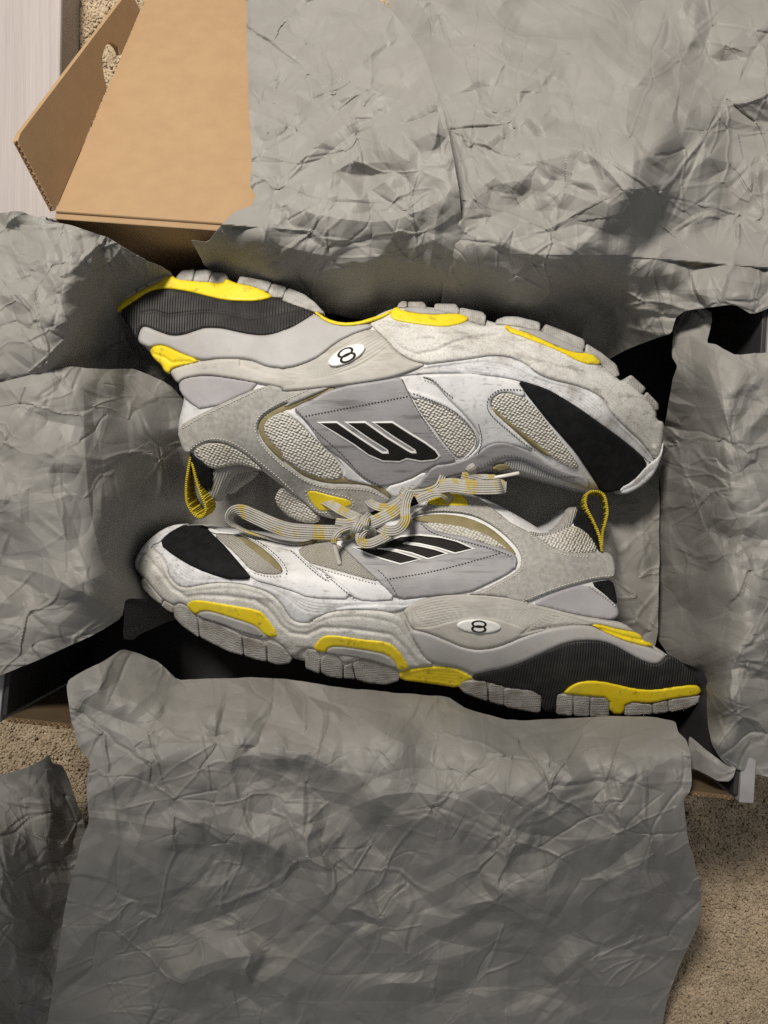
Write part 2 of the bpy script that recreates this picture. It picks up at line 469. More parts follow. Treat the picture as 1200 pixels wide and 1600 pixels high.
M['white_leather'] = mat('white_leather', (.66, .66, .665), (.75, .75, .755), 50, rough=.5, spec=.4,
                         dirt=[((.34, .305, .25), 70, .46, .80, .28, (1, 1, 1)), ((.16, .14, .12), 220, .56, .74, .5, (1, 1, 1)), ((.10, .085, .07), 420, .60, .70, .5, (.4, 1.8, 1))],
                         bumps=[('noise', 350, .2, .0006)])
M['foxing'] = mat('white_rubber', (.62, .625, .645), (.72, .725, .74), 60, rough=.5, spec=.35,
                  dirt=[((.26, .235, .20), 55, .44, .68, .7, (1, 1, 1)), ((.2, .18, .16), 360, .55, .70, .55, (1, 1, 1))])
M['foam'] = mat('speckled_foam', (.57, .56, .53), (.67, .66, .63), 90, .35, .65, rough=.8, spec=.2,
                dirt=[((.30, .275, .235), 900, .50, .66, .55, (1, 1, 1)), ((.32, .285, .225), 60, .46, .76, .55, (1, 1, 1)), ((.10, .09, .075), 130, .55, .72, .6, (.6, 1.4, 1))],
                bumps=[('noise', 1300, .4, .0005)])
M['cradle'] = mat('grey_foam', (.40, .39, .385), (.47, .46, .45), 60, .35, .65, rough=.62, spec=.3,
                  dirt=[((.24, .20, .15), 30, .52, .78, .55, (1, 1, 1))], bumps=[('noise', 1100, .12, .0003)])
M['flow'] = mat('ridged_foam', (.43, .415, .38), (.52, .50, .46), 60, .35, .65, rough=.7, spec=.25,
                dirt=[((.22, .175, .115), 36, .5, .76, .55, (.6, 1.6, 1)), ((.2, .16, .11), 420, .58, .72, .45, (.3, 2, 1))],
                bumps=[('noise', 1100, .15, .0003)])
M['yellow'] = mat('yellow_rubber', (.80, .60, .015), (.88, .70, .03), 70, rough=.45, spec=.4,
                  dirt=[((.34, .24, .03), 70, .50, .72, .55, (1, 1, 1)), ((.12, .09, .03), 240, .58, .70, .65, (1, 1, 1))])
M['lug'] = mat('grey_tread_rubber', (.40, .39, .37), (.50, .49, .47), 90, rough=.8, spec=.2,
               dirt=[((.15, .12, .085), 70, .42, .70, .75, (1, 1, 1))],
               bumps=[('voronoi', 900, -.5, .0006), ('noise', 200, .3, .0006)])
M['groove'] = mat('tread_grey_side', (.33, .32, .31), (.38, .37, .36), 90, rough=.8, spec=.2)
M['black_foam'] = mat('black_ribbed_foam', (.020, .019, .019), (.034, .032, .031), 90, rough=.55, spec=.4,
                      dirt=[((.07, .06, .05), 70, .56, .78, .6, (1, 1, 1))],
                      bumps=[('wavex', 210, .55, .0008, (1, .25, 0))])
M['black_cloth'] = mat('black_nylon', (.0075, .0075, .008), (.012, .012, .013), 200, rough=.75, spec=.15, bumps=[('noise', 1600, .25, .0003)])
M['logo_black'] = mat('gloss_black_print', (.012, .011, .010), (.018, .016, .014), 60, rough=.6, spec=.15)
M['logo_white'] = mat('white_print', (.80, .80, .78), (.72, .71, .68), 200, rough=.5, spec=.35)
M['knit'] = mat('white_knit_mesh', (.66, .64, .58), (.75, .73, .68), 60, .35, .65, rough=.85, spec=.12,
                dirt=[((.34, .29, .20), 40, .5, .72, .55, (1, 1, 1))],
                weave=(560, (1, 1.35, 0), (0, 0, .5), (.36, .33, .27)),
                bumps=[('voronoi', 560, -1.0, .0018, (1, 1.35, 0), (0, 0, .5))])
M['knit_fine'] = mat('grey_knit_mesh', (0.368, 0.352, 0.312), (0.448, 0.432, 0.392), 60, .35, .65, rough=.9, spec=.1,
                     dirt=[((.30, .25, .17), 40, .5, .72, .5, (1, 1, 1))],
                     weave=(900, (1, 1.3, 0), (0, 0, .6), (.24, .22, .18)),
                     bumps=[('voronoi', 900, -.9, .0010, (1, 1.3, 0), (0, 0, .6))])
M['rib'] = mat('ribbed_lining', (0.374, 0.361, 0.340), (0.442, 0.429, 0.408), 60, rough=.9, spec=.1,
               bumps=[('wavex', 260, .8, .0008, (1, 1, 0), (0, 0, .5))])
M['rib_up'] = mat('ribbed_tongue_edge', (.46, .455, .45), (.54, .53, .52), 60, rough=.9, spec=.1,
                  bumps=[('wavex', 240, .8, .0008, (1, .2, 0))])
M['olive'] = mat('olive_lining', (.22, .185, .095), (.29, .25, .14), 120, rough=.85, spec=.15,
                 dirt=[((.16, .12, .05), 60, .5, .72, .55, (1, 1, 1))], bumps=[('noise', 900, .3, .0004)])
M['lace'] = mat('woven_lace', (.40, .385, .345), (.52, .50, .455), 120, .35, .65, rough=.9, spec=.1, uv=True,
                dirt=[((.52, .39, .05), 60, .53, .57, .8, (1.6, .8, 0)), ((.26, .22, .16), 60, .55, .75, .5, (1, 1, 1))],
                bumps=[('wavey', 260, .8, .0007, (0, 1, 0)), ('wavex', 420, .3, .0004, (1, .6, 0))])
M['aglet'] = mat('clear_aglet', (.68, .66, .60), (.58, .55, .46), 90, rough=.25, spec=.5)
M['webbing'] = mat('yellow_webbing', (.60, .46, .03), (.70, .56, .06), 160, rough=.8, spec=.15, uv=True,
                   bumps=[('wavex', 280, 1.0, .0011, (1, 0, 0))],
                   dirt=[((.10, .08, .01), 90, .5, .8, .4, (1, 1, 1))])
M['thread_white'] = mat('pale_thread', (.70, .68, .62), (.58, .56, .50), 300, rough=.8, spec=.2)
M['thread_dark'] = mat('dark_thread', (.055, .05, .05), (.10, .095, .09), 300, rough=.8, spec=.2)
M['metal'] = mat('lace_ring', (.55, .53, .50), (.65, .62, .58), 60, rough=.25, spec=.6)

# ------------------------------------------------------------------ carpet
def carpet():
    far = np.geomspace(.02, 3.4, 10)
    xs = np.r_[-.62 - far[::-1], np.linspace(-.62, .62, 380), .62 + far]; ys = np.r_[-.75 - far[::-1], np.linspace(-.75, .75, 470), .75 + far]
    nx, ny = len(xs), len(ys)
    X, Y = np.meshgrid(xs, ys)
    p = np.c_[X.ravel(), Y.ravel()]
    h = -.0015 + .0012 * vnoise(p, .009, 3) + .0014 * vnoise(p + 5, .0055, 4) + .0008 * vnoise(p + 9, .0033, 5)
    V = np.c_[p, h]
    i = np.arange((ny - 1) * nx).reshape(ny - 1, nx)[:, :-1].ravel()
    Fc = np.stack([i, i + 1, i + nx + 1, i + nx], 1)
    o = link('carpet', V, Fc, M['carpet']); o['kind'] = 'structure'
    return o
carpet()
def pile():
    """cut yarn tufts standing on the carpet where it shows"""
    r = np.random.RandomState(8)
    zones = [((1005, 1180), (1290, 1660)), ((-70, 1085), (160, 1300)), ((60, -60), (260, 190))]
    ico = [(0, 0, 1)] + [(.9 * math.cos(a), .9 * math.sin(a), .45) for a in np.arange(5) * 2 * math.pi / 5] + [(math.cos(a + .6), math.sin(a + .6), -.5) for a in np.arange(5) * 2 * math.pi / 5]
    ico = np.array(ico); fc = [(0, 1 + k, 1 + (k + 1) % 5) for k in range(5)]
    for k in range(5): fc += [(1 + k, 6 + k, 1 + (k + 1) % 5), (1 + (k + 1) % 5, 6 + k, 6 + (k + 1) % 5)]
    fc = np.array(fc)
    VV, FF = [], []; n = 0
    for lo, hi in zones:
        a, b = at(np.array(lo, float), 0.), at(np.array(hi, float), 0.)
        xs = np.arange(min(a[0], b[0]), max(a[0], b[0]), .0012); ys = np.arange(min(a[1], b[1]), max(a[1], b[1]), .0012)
        X, Y = np.meshgrid(xs, ys); p = np.c_[X.ravel(), Y.ravel()]; p = p + r.randn(len(p), 2) * .0005
        h = .0006 + .0012 * vnoise(p, .007, 3) + .0008 * vnoise(p, .019, 6)
        for q, hh in zip(p, h):
            sz = .00095 + .0004 * r.rand(); an = r.rand() * 6.28; c, s_ = math.cos(an), math.sin(an)
            v = ico * [sz, sz * (.7 + .4 * r.rand()), .0016] + r.randn(11, 3) * .00016
            v[:, 0] += (v[:, 2] + .0016) * r.randn() * .45; v[:, 1] += (v[:, 2] + .0016) * r.randn() * .45
            VV.append(np.c_[v[:, 0] * c - v[:, 1] * s_ + q[0], v[:, 0] * s_ + v[:, 1] * c + q[1], v[:, 2] + hh]); FF.append(fc + n); n += 11
    o = link('carpet_pile', np.vstack(VV), np.vstack(FF), M['pile']); o['kind'] = 'stuff'
    o['label'] = 'beige cut pile tufts of the carpet around the box'; o['category'] = 'carpet pile'
pile()

# ------------------------------------------------------------------ white board beside the box
def prism(name, top, thick_dir, mat_, parent=None, bevel=.0008):
    """a board: corner loop (n,3) pushed along a vector, edges eased"""
    top = np.asarray(top, float); n = len(top)
    bm = bmesh.new()
    a = [bm.verts.new(v) for v in top]; b = [bm.verts.new(v + np.asarray(thick_dir)) for v in top]
    bm.faces.new(a); bm.faces.new(b[::-1])
    for i in range(n): bm.faces.new((a[i], b[i], b[(i + 1) % n], a[(i + 1) % n]))
    bmesh.ops.recalc_face_normals(bm, faces=bm.faces)
    if bevel:
        bmesh.ops.bevel(bm, geom=list(bm.edges), offset=bevel, segments=2, affect='EDGES', profile=.5)
    V = np.array([v.co[:] for v in bm.verts]); bm.verts.index_update()
    Fc = [[v.index for v in f.verts] for f in bm.faces]; bm.free()
    o = link(name, V, Fc, mat_, parent, smooth=False)
    return o
bz = .030
pt = at(np.array([(97, -60), (90, 345), (-80, 345), (-80, -60)]), np.full(4, bz))
pt[:, 2] = bz
o = prism('wooden_board', pt[::-1], (0, 0, -.029), M['white_wood'], bevel=.0015)
tag(o, 'white painted board with streaky wood grain beside the kraft lid', 'board')

# ------------------------------------------------------------------ shoe box
RZ = .118
kr = (ZC - RZ) / F
def rim(px, py): return np.array([(px - 600) * kr, -(py - 800) * kr])
A, B, C_, D = rim(10, 1120), rim(82, 340), rim(1196, 420), rim(1146, 1243)
cen = (A + B + C_ + D) / 4
box = empty('shoe_box', (cen[0], cen[1], 0), 'open cardboard shoe box with dark end walls and kraft lid folded back', 'box')
def wall(name, p, q, t, m, h=RZ, z0=.004):
    d = (q - p) / np.linalg.norm(q - p); nrm = np.array([d[1], -d[0]])
    if np.dot(nrm, (p + q) / 2 - cen) < 0: nrm = -nrm
    base = np.array([[*p, z0], [*q, z0], [*(q + nrm * t), z0], [*(p + nrm * t), z0]])
    return prism(name, base, (0, 0, h - z0), m, box, bevel=.0005), nrm
fl = np.array([[*A, .002], [*D, .002], [*C_, .002], [*B, .002]])
prism('box_floor', fl, (0, 0, .0035), M['box_dark'], box, bevel=0)
dAB = (B - A) / np.linalg.norm(B - A); dAD = (D - A) / np.linalg.norm(D - A); dDC = (C_ - D) / np.linalg.norm(C_ - D)
dBC = (C_ - B) / np.linalg.norm(C_ - B)
wall('end_wall', A + dAB * .0005, B - dAB * .0005, .0024, M['box_dark'])
wall('end_wall', D + dDC * .0005, C_ - dDC * .0005, .0024, M['box_dark'])
nl = np.array([-dAB[1], dAB[0]]); nr = np.array([dDC[1], -dDC[0]])
# pale outer layer of the end walls, rolled over the rim
wall('end_wall_outer', A + nl * .0026 - dAB * .003, B + nl * .0026, .0030, M['box_pale'], RZ + .0012)
wall('end_wall_outer', D + nr * .0026 - dDC * .003, C_ + nr * .0026, .0072, M['box_pale'], RZ + .0012)
fw, nf = wall('front_wall', A + dAD * .0006, D - dAD * .0006, .0026, M['kraft_shaded'])
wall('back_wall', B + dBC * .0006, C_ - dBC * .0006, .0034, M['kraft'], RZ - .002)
# corrugated rim of the front wall: fluted liner visible on the cut edge
def flutes(name, p, q, up, parent, pitch=.0030, amp=.0007, r=.0003, zz=0.0):
    L = np.linalg.norm(q - p); n = int(L / pitch * 8); t = np.linspace(0, L, n)
    d = (q - p) / L
    side = np.array(up, float); side -= d * np.dot(side, d); side /= np.linalg.norm(side)
    pts = p[None] + d[None] * t[:, None] + side[None] * (amp * np.sin(t / pitch * 2 * math.pi))[:, None]
    nn = np.cross(d, side)
    V = np.vstack([pts + (nn * r)[None], pts - (nn * r)[None]]) 
    V2 = np.vstack([V[:n] + side * r, V[:n] - side * r, V[n:] - side * r, V[n:] + side * r])
    f = []
    for k in range(4):
        k2 = (k + 1) % 4
        for i in range(n - 1): f.append((k * n + i, k * n + i + 1, k2 * n + i + 1, k2 * n + i))
    return link(name, V2, f, M['kraft_edge'], parent)
p3 = lambda v, zz: np.array([v[0], v[1], zz])
flutes('fluted_edge', p3(A + nf * .0014, RZ + .0001), p3(D + nf * .0014, RZ + .0001), (nf[0], nf[1], 0), box)

# lid: hinged on the back rim and folded back down to the carpet
h0 = p3(B + np.array([.0010, .0036]), RZ - .0005); h1 = p3(C_ + np.array([-.0005, .0036]), RZ - .0005)
tl = at(np.array([(226, 0)]), np.array([.020]))[0]
gx = (tl - h0); gx = gx / np.linalg.norm(gx)
hd = (h1 - h0) / np.linalg.norm(h1 - h0)
LEN = .205
l0, l1 = h0 + gx * LEN, h1 + gx * LEN
lidn = np.cross(hd, gx); lidn /= np.linalg.norm(lidn)
if lidn[2] < 0: lidn = -lidn
prism('lid_panel', np.array([h0, h1, l1, l0]), -lidn * .0030, M['kraft'], box, bevel=.0008)
# lid side flap standing up along the fold, with the thumb slot at the fold
def flap():
    lean = .30
    lat = np.cross(lidn, gx); lat *= np.sign(-lat[0])
    vd = lidn * math.cos(lean) + lat * math.sin(lean)
    nn = np.cross(gx, vd); nn /= np.linalg.norm(nn)
    if nn[0] < 0: nn = -nn
    def uv(px, py):                                    # pixel -> place on the flap's plane
        d = np.array([(px - 600) / F, -(py - 800) / F, -1.0]); c0 = np.array([0, 0, ZC])
        t = np.dot(h0 - c0, nn) / np.dot(d, nn); q = c0 + d * t - h0
        return np.array([np.dot(q, gx), np.dot(q, vd)])
    e, q = uv(26, 216), uv(190, 0)
    q2 = e + (q - e) * 1.10
    slot = [uv(*p) for p in ((188, 84), (184, 74), (178, 68), (171, 66), (164, 73), (160, 88), (160.5, 105), (163, 122), (166.5, 137))]
    slot[0][1] = slot[-1][1] = 0.0
    poly = np.array([(0, 0), e * .97, e + (q - e) * .03, q2, (q2[0], 0)] + slot)
    V, T, bd = fill(resample(poly, .0012), .0045)
    base = h0[None] + V[:, :1] * gx[None] + V[:, 1:] * vd[None]
    n = len(base); t = .0028
    verts = np.vstack([base, base - nn * t])
    f = [tuple(t_) for t_ in T] + [tuple(t_[::-1] + n) for t_ in T] + [(b, a, a + n, b + n) for a, b in bd]
    link('lid_flap', verts, f, M['kraft'], box, smooth=False)
    a3 = h0 + gx * .0005 + vd * .0005; b3 = h0 + gx * e[0] * .97 + vd * e[1] * .97
    ed = b3 - a3; ed /= np.linalg.norm(ed)
    outward = np.cross(ed, nn)
    if np.dot(outward, [0, -1, 0]) < 0: outward = -outward
    flutes('fluted_edge', a3 - nn * .0014 + outward * .0002, b3 - nn * .0014 + outward * .0002, -nn, box, amp=.0007, pitch=.0026)
flap()

def over_lid(V):
    """height of the folded-back lid (or the back rim) under each pixel ray: sheets rest on it"""
    d = np.c_[(V[:, 0] - 600) / F, -(V[:, 1] - 800) / F, -np.ones(len(V))]
    c0 = np.array([0, 0, ZC])
    t = np.dot(h0 - c0, lidn) / (d @ lidn)
    P = c0 + d * t[:, None]
    u = (P - h0) @ gx
    w = np.clip((u + .010) / .010, 0, 1)
    return np.minimum(P[:, 2], RZ) + .0015 - (1 - w * w * (3 - 2 * w)) * .12

# ------------------------------------------------------------------ tissue sheets
def tent(V, line, w, hgt):
    """one crease: straight-sided ridge along a line, running out at both ends, unequal flanks"""
    line = resample(chaikin(np.array(line, float), 1, False), 6, False)
    hgt = math.copysign(min(abs(hgt), .50 * w * PXM), hgt)
    a, b = line[:-1], line[1:]; ab = b - a; L = (ab ** 2).sum(1) + 1e-9
    lo, hi = line.min(0) - 2 * w, line.max(0) + 2 * w
    idx = np.where((V > lo).all(1) & (V < hi).all(1))[0]
    out = np.zeros(len(V))
    if not len(idx): return out
    P = V[idx]; ap = P[:, None] - a[None]
    t = np.clip((ap * ab).sum(-1) / L, 0, 1); dv = ap - t[..., None] * ab; d2 = (dv ** 2).sum(-1)
    k = d2.argmin(1); r = np.arange(len(P)); d = np.sqrt(d2[r, k])
    sg = np.sign(ab[k, 0] * ap[r, k, 1] - ab[k, 1] * ap[r, k, 0])
    tt = (k + t[r, k]) / len(a)
    ww = np.where(sg > 0, w * 1.7, w * 1.0) * (.3 + .7 * np.sin(math.pi * np.clip(tt, 0, 1))) * (1 + .25 * vnoise(P + w * 7, 60, int(w) + 3)) + 3
    out[idx] = hgt * np.clip(1 - d / ww, 0, 1) * np.clip(1 - np.abs(2 * tt - 1) ** 2.2, 0, 1)
    return out

def pleats(p, ang, lo, hi, seed):
    """long straight creases: a jagged 1D profile (random knots) running across one direction, gently bent"""
    r = np.random.RandomState(seed)
    q = p[:, 0] * math.cos(ang) + p[:, 1] * math.sin(ang) + 5 * vnoise(p, 150, seed + 1)
    L = q.max() - q.min() + 2 * hi
    kn = np.cumsum(lo + (hi - lo) * r.rand(int(L / lo) + 4) ** 1.7) + q.min() - hi
    h = np.where(np.arange(len(kn)) % 2 == 0, 1, -1) * (.25 + .75 * r.rand(len(kn)))
    gap = np.minimum(np.diff(kn, prepend=kn[0] - hi), np.diff(kn, append=kn[-1] + hi))
    return np.interp(q, kn, h * gap)          # height in pixels: slopes stay alike for narrow and wide pleats

def sheet(name, outline, ctrl, folds, label, s=4.0, seed=1, amp=1.0, cells=1.0, floor=None,
          rough=.8, ang=.5, stretch=1.5, creases=14, fine=1.0, lift=0.0, foldk=1.0):
    if lift: ctrl = [(a_, b_, c_ + lift * max(0, min(1, (330 - b_) / 120))) for a_, b_, c_ in ctrl]
    H = TPS(ctrl, 3e-4)
    poly = resample(chaikin(outline, 1, True, .12), s * .9)
    poly = poly + np.c_[vnoise(poly, 23, seed + 1), vnoise(poly, 23, seed + 2)] * rough + np.c_[vnoise(poly, 9, seed + 3), vnoise(poly, 9, seed + 4)] * rough * .35
    V, T, bd = fill(poly, s)
    zz = H(V)
    wp = V + np.c_[vnoise(V, 140, seed + 5), vnoise(V, 140, seed + 6)] * 12
    m1 = np.clip(.75 + .6 * vnoise(V, 170, seed + 7), .25, 1.3)
    m2 = np.clip(.60 + 1.25 * vnoise(V, 95, seed + 8), .12, 1.6)
    c = np.zeros(len(V))
    rr = np.random.RandomState(seed + 90)
    fp = V.copy()                                   # coordinates folded along: later creases kink at earlier ones
    order = rr.permutation(8)
    for k in range(8):
        a_ = ang + (order[k] + rr.rand() * .6) * math.pi / 8
        mk = np.clip(.10 + 2.2 * vnoise(V + 300 * k, 105 - 6 * k, seed + 60 + k), 0, 1)
        lo_, hi_ = ((44, 170), (36, 140), (30, 110), (24, 90), (20, 75), (16, 60), (13, 48), (11, 40))[k]
        h = pleats(fp, a_, lo_ * cells, hi_ * cells, seed + 70 + k) * mk
        c += amp * (.000050 if k < 5 else .000060) * h
        kap = .22 * (1 if rr.rand() < .5 else -1)
        fp = fp + h[:, None] * kap * np.array([math.cos(a_ + .9), math.sin(a_ + .9)])
    mc = np.clip(.75 + .9 * vnoise(V + 99, 80, seed + 9), .15, 1.3)
    for k, (cell, hgt, st, wid, rh) in enumerate(((140, .0062, stretch, 5.0, .0011), (66, .0044, stretch, 4.0, .0012), (36, .0026, 1.5, 3.0, .0008))):
        fv, rv = facets(fp, cell * cells, seed + 11 + k, ang + 1.1 * k, st, wid)
        c += hgt * amp * (m1, m2, m2)[k] * fv + rh * fine * mc * rv
    r = np.random.RandomState(seed + 40); lo, hi = V.min(0), V.max(0)
    for _ in range(creases):                        # long stray creases
        p = lo + r.rand(2) * (hi - lo); an = ang + r.randn() * .7 + (math.pi / 2 if r.rand() < .3 else 0); L = 50 + 170 * r.rand()
        q = p + L * np.array([math.cos(an), math.sin(an)]); mid = (p + q) / 2 + r.randn(2) * L * .10
        c += tent(V, [p, mid, q], 7 + 20 * r.rand() ** 1.5, amp * (.0012 + .0045 * r.rand() ** 2) * (1 if r.rand() < .6 else -1))
    n_thin = int(len(V) * s * s / 5200 * fine)
    for _ in range(n_thin):                         # thin pressed creases
        p = V[r.randint(len(V))]
        if r.rand() > .25 + .75 * m2[np.abs(V - p).sum(1).argmin()]: continue
        an = ang + r.randint(3) * 1.05 + r.randn() * .35; L = 18 + 75 * r.rand() ** 1.6
        q = p + L * np.array([math.cos(an), math.sin(an)]); mid = (p + q) / 2 + r.randn(2) * L * .14
        c += tent(V, [p, mid, q], 3.5 + 5 * r.rand(), (.0005 + .0011 * r.rand()) * (1 if r.rand() < .65 else -1))
    for line, w, hgt in folds:                      # traced creases: sharp ridges (+) and valleys (-)
        c += tent(V, line, w * 1.55 * foldk, hgt * 1.9 * foldk)
    zz = zz + c
    if floor is not None:
        fz = floor(V) if callable(floor) else floor
        k = .004; dd = zz - fz - .001
        zz = fz + .001 + np.where(dd > k, dd, k * np.exp(np.minimum(dd / k, 1) - 1))
    P = at(V, zz)
    o = link(name, P, T, M['tissue'], smooth=False)
    # true sheet: give it the thickness of paper
    so = o.modifiers.new('thickness', 'SOLIDIFY'); so.thickness = .00018; so.offset = 0
    tag(o, label, 'tissue paper', 'sheets of grey tissue paper')
    return o

# right layer over the back rim and the lid
sheet('tissue_sheet',
      [(585, -60), (1290, -60), (1290, 440), (1215, 474), (1175, 492), (1147, 476), (1110, 480), (1070, 486), (1056, 497), (1049, 521), (1025, 528), (979, 546),
       (951, 562), (930, 585), (850, 555), (760, 520), (680, 520), (690, 470), (694, 400), (690, 300), (670, 200), (636, 90)],
      [(560, 0, .040), (720, 0, .052), (900, 0, .058), (1050, 0, .062), (1215, 0, .070), (570, 150, .082), (740, 140, .094), (900, 130, .098), (1010, 120, .104), (1090, 130, .080), (1215, 120, .086),
       (580, 270, .110), (760, 270, .121), (900, 260, .128), (1020, 240, .134), (1110, 260, .100), (1215, 270, .108), (600, 372, .126), (640, 388, .124), (760, 396, .125), (900, 372, .132), (870, 408, .125), (985, 405, .130), (1060, 400, .118), (1150, 400, .118), (1215, 420, .121),
       (650, 440, .102), (740, 450, .100), (850, 462, .098), (700, 485, .080), (800, 495, .078), (940, 480, .074), (990, 470, .098), (650, 520, .045), (760, 520, .040), (850, 545, .042), (940, 570, .045), (1020, 525, .088), (1055, 505, .108), (1120, 478, .120), (1172, 490, .126), (1215, 474, .120)],
      [([(705, 195), (800, 193), (880, 165)], 26, .004), ([(880, 190), (905, 130), (925, 40)], 30, .005), ([(840, 235), (900, 225), (945, 260), (985, 310), (985, 410)], 34, .007),
       ([(985, 430), (1000, 350), (1060, 300)], 40, -.006), ([(1040, 140), (1085, 195), (1125, 270)], 40, .006), ([(1065, 230), (1150, 260), (1200, 235)], 30, .004),
       ([(740, 300), (800, 260), (900, 240)], 26, .004), ([(720, 345), (790, 335), (850, 290)], 22, -.003), ([(1090, 430), (1200, 445)], 26, .005), ([(985, 430), (1025, 400), (1060, 380)], 20, .004),
       ([(1000, 60), (1060, 20), (1080, -10)], 30, .004), ([(1110, 90), (1170, 40), (1190, 0)], 30, .004), ([(780, 395), (860, 398), (985, 398)], 26, .005), ([(800, 60), (830, 0)], 24, -.004)],
      'broad grey tissue sheet spread over the lid, bulging into a rounded hump', seed=21, lift=.013, floor=over_lid, ang=-.7, s=2.0, amp=1.05, cells=1.00)
# left layer, lying over it
sheet('tissue_sheet',
      [(384, -70), (540, -60), (575, -14), (610, 15), (640, 52), (662, 85), (676, 125), (692, 170), (707, 240), (717, 290), (721, 335), (719, 405), (708, 432), (700, 470), (690, 505),
       (560, 500), (430, 470), (335, 428), (318, 415), (310, 395), (297, 375), (325, 378), (345, 352), (368, 330), (392, 322), (400, 305), (390, 290), (394, 260), (389, 180), (386, 90)],
      [(385, 0, .038), (575, 0, .060), (385, 110, .070), (640, 60, .085), (385, 200, .092), (530, 150, .094), (690, 170, .120), (400, 290, .116), (540, 270, .121), (710, 270, .137), (300, 376, .119), (350, 355, .123), (450, 330, .129), (570, 330, .132), (718, 350, .139),
       (330, 415, .086), (400, 372, .125), (540, 380, .126), (640, 392, .125), (430, 405, .108), (540, 412, .110), (718, 405, .125), (430, 432, .096), (540, 436, .100), (640, 444, .100), (700, 460, .094), (540, 465, .080), (640, 475, .078), (440, 470, .050), (560, 500, .040), (690, 505, .045)],
      [([(392, 310), (440, 275), (520, 210), (590, 150), (660, 85)], 12, .0045), ([(440, 290), (520, 235), (600, 170)], 9, -.002), ([(470, 105), (460, 160), (470, 195)], 14, .0035),
       ([(430, 150), (435, 230), (440, 280)], 12, .003), ([(395, 40), (450, 15), (465, 60)], 20, .0035), ([(560, 20), (570, 70), (565, 115), (620, 105), (660, 90)], 22, .0045), ([(515, 250), (555, 285), (615, 262)], 14, -.0025),
       ([(445, 325), (520, 340), (600, 350), (680, 320), (700, 300)], 18, .004), ([(410, 375), (480, 395), (560, 405), (640, 390), (700, 365)], 16, .004), ([(415, 340), (412, 400)], 14, .004), ([(460, 430), (560, 415), (660, 408)], 14, .004), ([(395, 200), (425, 190), (440, 215)], 14, .003)],
      'grey tissue sheet with a straight diagonal crease, lapped over the hump and kraft lid', seed=37, lift=.017, floor=lambda V: over_lid(V) + .002, ang=.6, s=2.0, amp=0.95, cells=0.85)
# right end sheets
sheet('tissue_sheet',
      [(1280, 540), (1215, 548), (1150, 556), (1129, 545), (1118, 538), (1104, 536), (1112, 500), (1112, 487), (1092, 477), (1068, 487), (1054, 504), (1049, 557), (1058, 572), (1052, 590), (1045, 630), (1037, 675), (1034, 725), (1031, 775),
       (1031, 850), (1024, 934), (1022, 990), (1046, 1026), (1092, 1046), (1104, 1080), (1106, 1130), (1112, 1162), (1130, 1190), (1147, 1201), (1215, 1218), (1280, 1225)],
      [(1092, 480, .095), (1110, 490, .100), (1054, 510, .085), (1052, 580, .085), (1045, 640, .060), (1031, 775, .030), (1028, 900, .020), (1024, 1000, .016), (1046, 1028, .030), (1094, 1050, .064), (1105, 1090, .078), (1106, 1138, .094),
       (1102, 545, .112), (1130, 560, .128), (1118, 620, .128), (1125, 700, .128), (1136, 790, .128), (1135, 920, .128), (1130, 1024, .128), (1122, 1089, .126), (1110, 1150, .122), (1147, 1200, .122),
       (1085, 620, .095), (1085, 700, .085), (1085, 780, .078), (1085, 880, .070), (1080, 960, .062), (1085, 1040, .070), (1215, 555, .126), (1215, 700, .127), (1215, 850, .128), (1215, 1000, .126), (1215, 1130, .126), (1215, 1215, .121), (1175, 680, .130), (1175, 780, .131), (1175, 900, .131), (1175, 1060, .131), (1160, 1150, .127)],
      [([(1102, 560), (1130, 640), (1150, 700)], 14, .003), ([(1150, 615), (1200, 635)], 16, -.003), ([(1140, 1060), (1165, 990), (1200, 960)], 22, .005), ([(1120, 1120), (1170, 1060), (1205, 1030)], 20, .004), ([(1175, 740), (1195, 800)], 18, .004),
       ([(1150, 900), (1205, 885)], 10, -.004), ([(1190, 970), (1205, 1060)], 16, .004), ([(1060, 790), (1075, 720), (1105, 660)], 16, .004), ([(1075, 650), (1080, 760)], 20, -.003)],
      'tall grey tissue sheet folded over the box end farthest from the kraft lid flap', seed=53, ang=1.3, s=2.0, amp=1.15, cells=0.80, fine=1.2)
sheet('tissue_sheet',
      [(1076, 1150), (1088, 1158), (1105, 1172), (1130, 1192), (1150, 1200), (1146, 1214), (1138, 1221), (1120, 1220), (1100, 1207), (1076, 1200)],
      [(1078, 1160, .108), (1110, 1180, .118), (1140, 1205, .121), (1120, 1215, .119), (1080, 1195, .108)],
      [([(1085, 1170), (1140, 1208)], 8, .002)],
      'small grey tissue scrap caught at the kraft front corner of the box', seed=61, s=2.0, amp=0.25, cells=0.5, creases=3, rough=1)
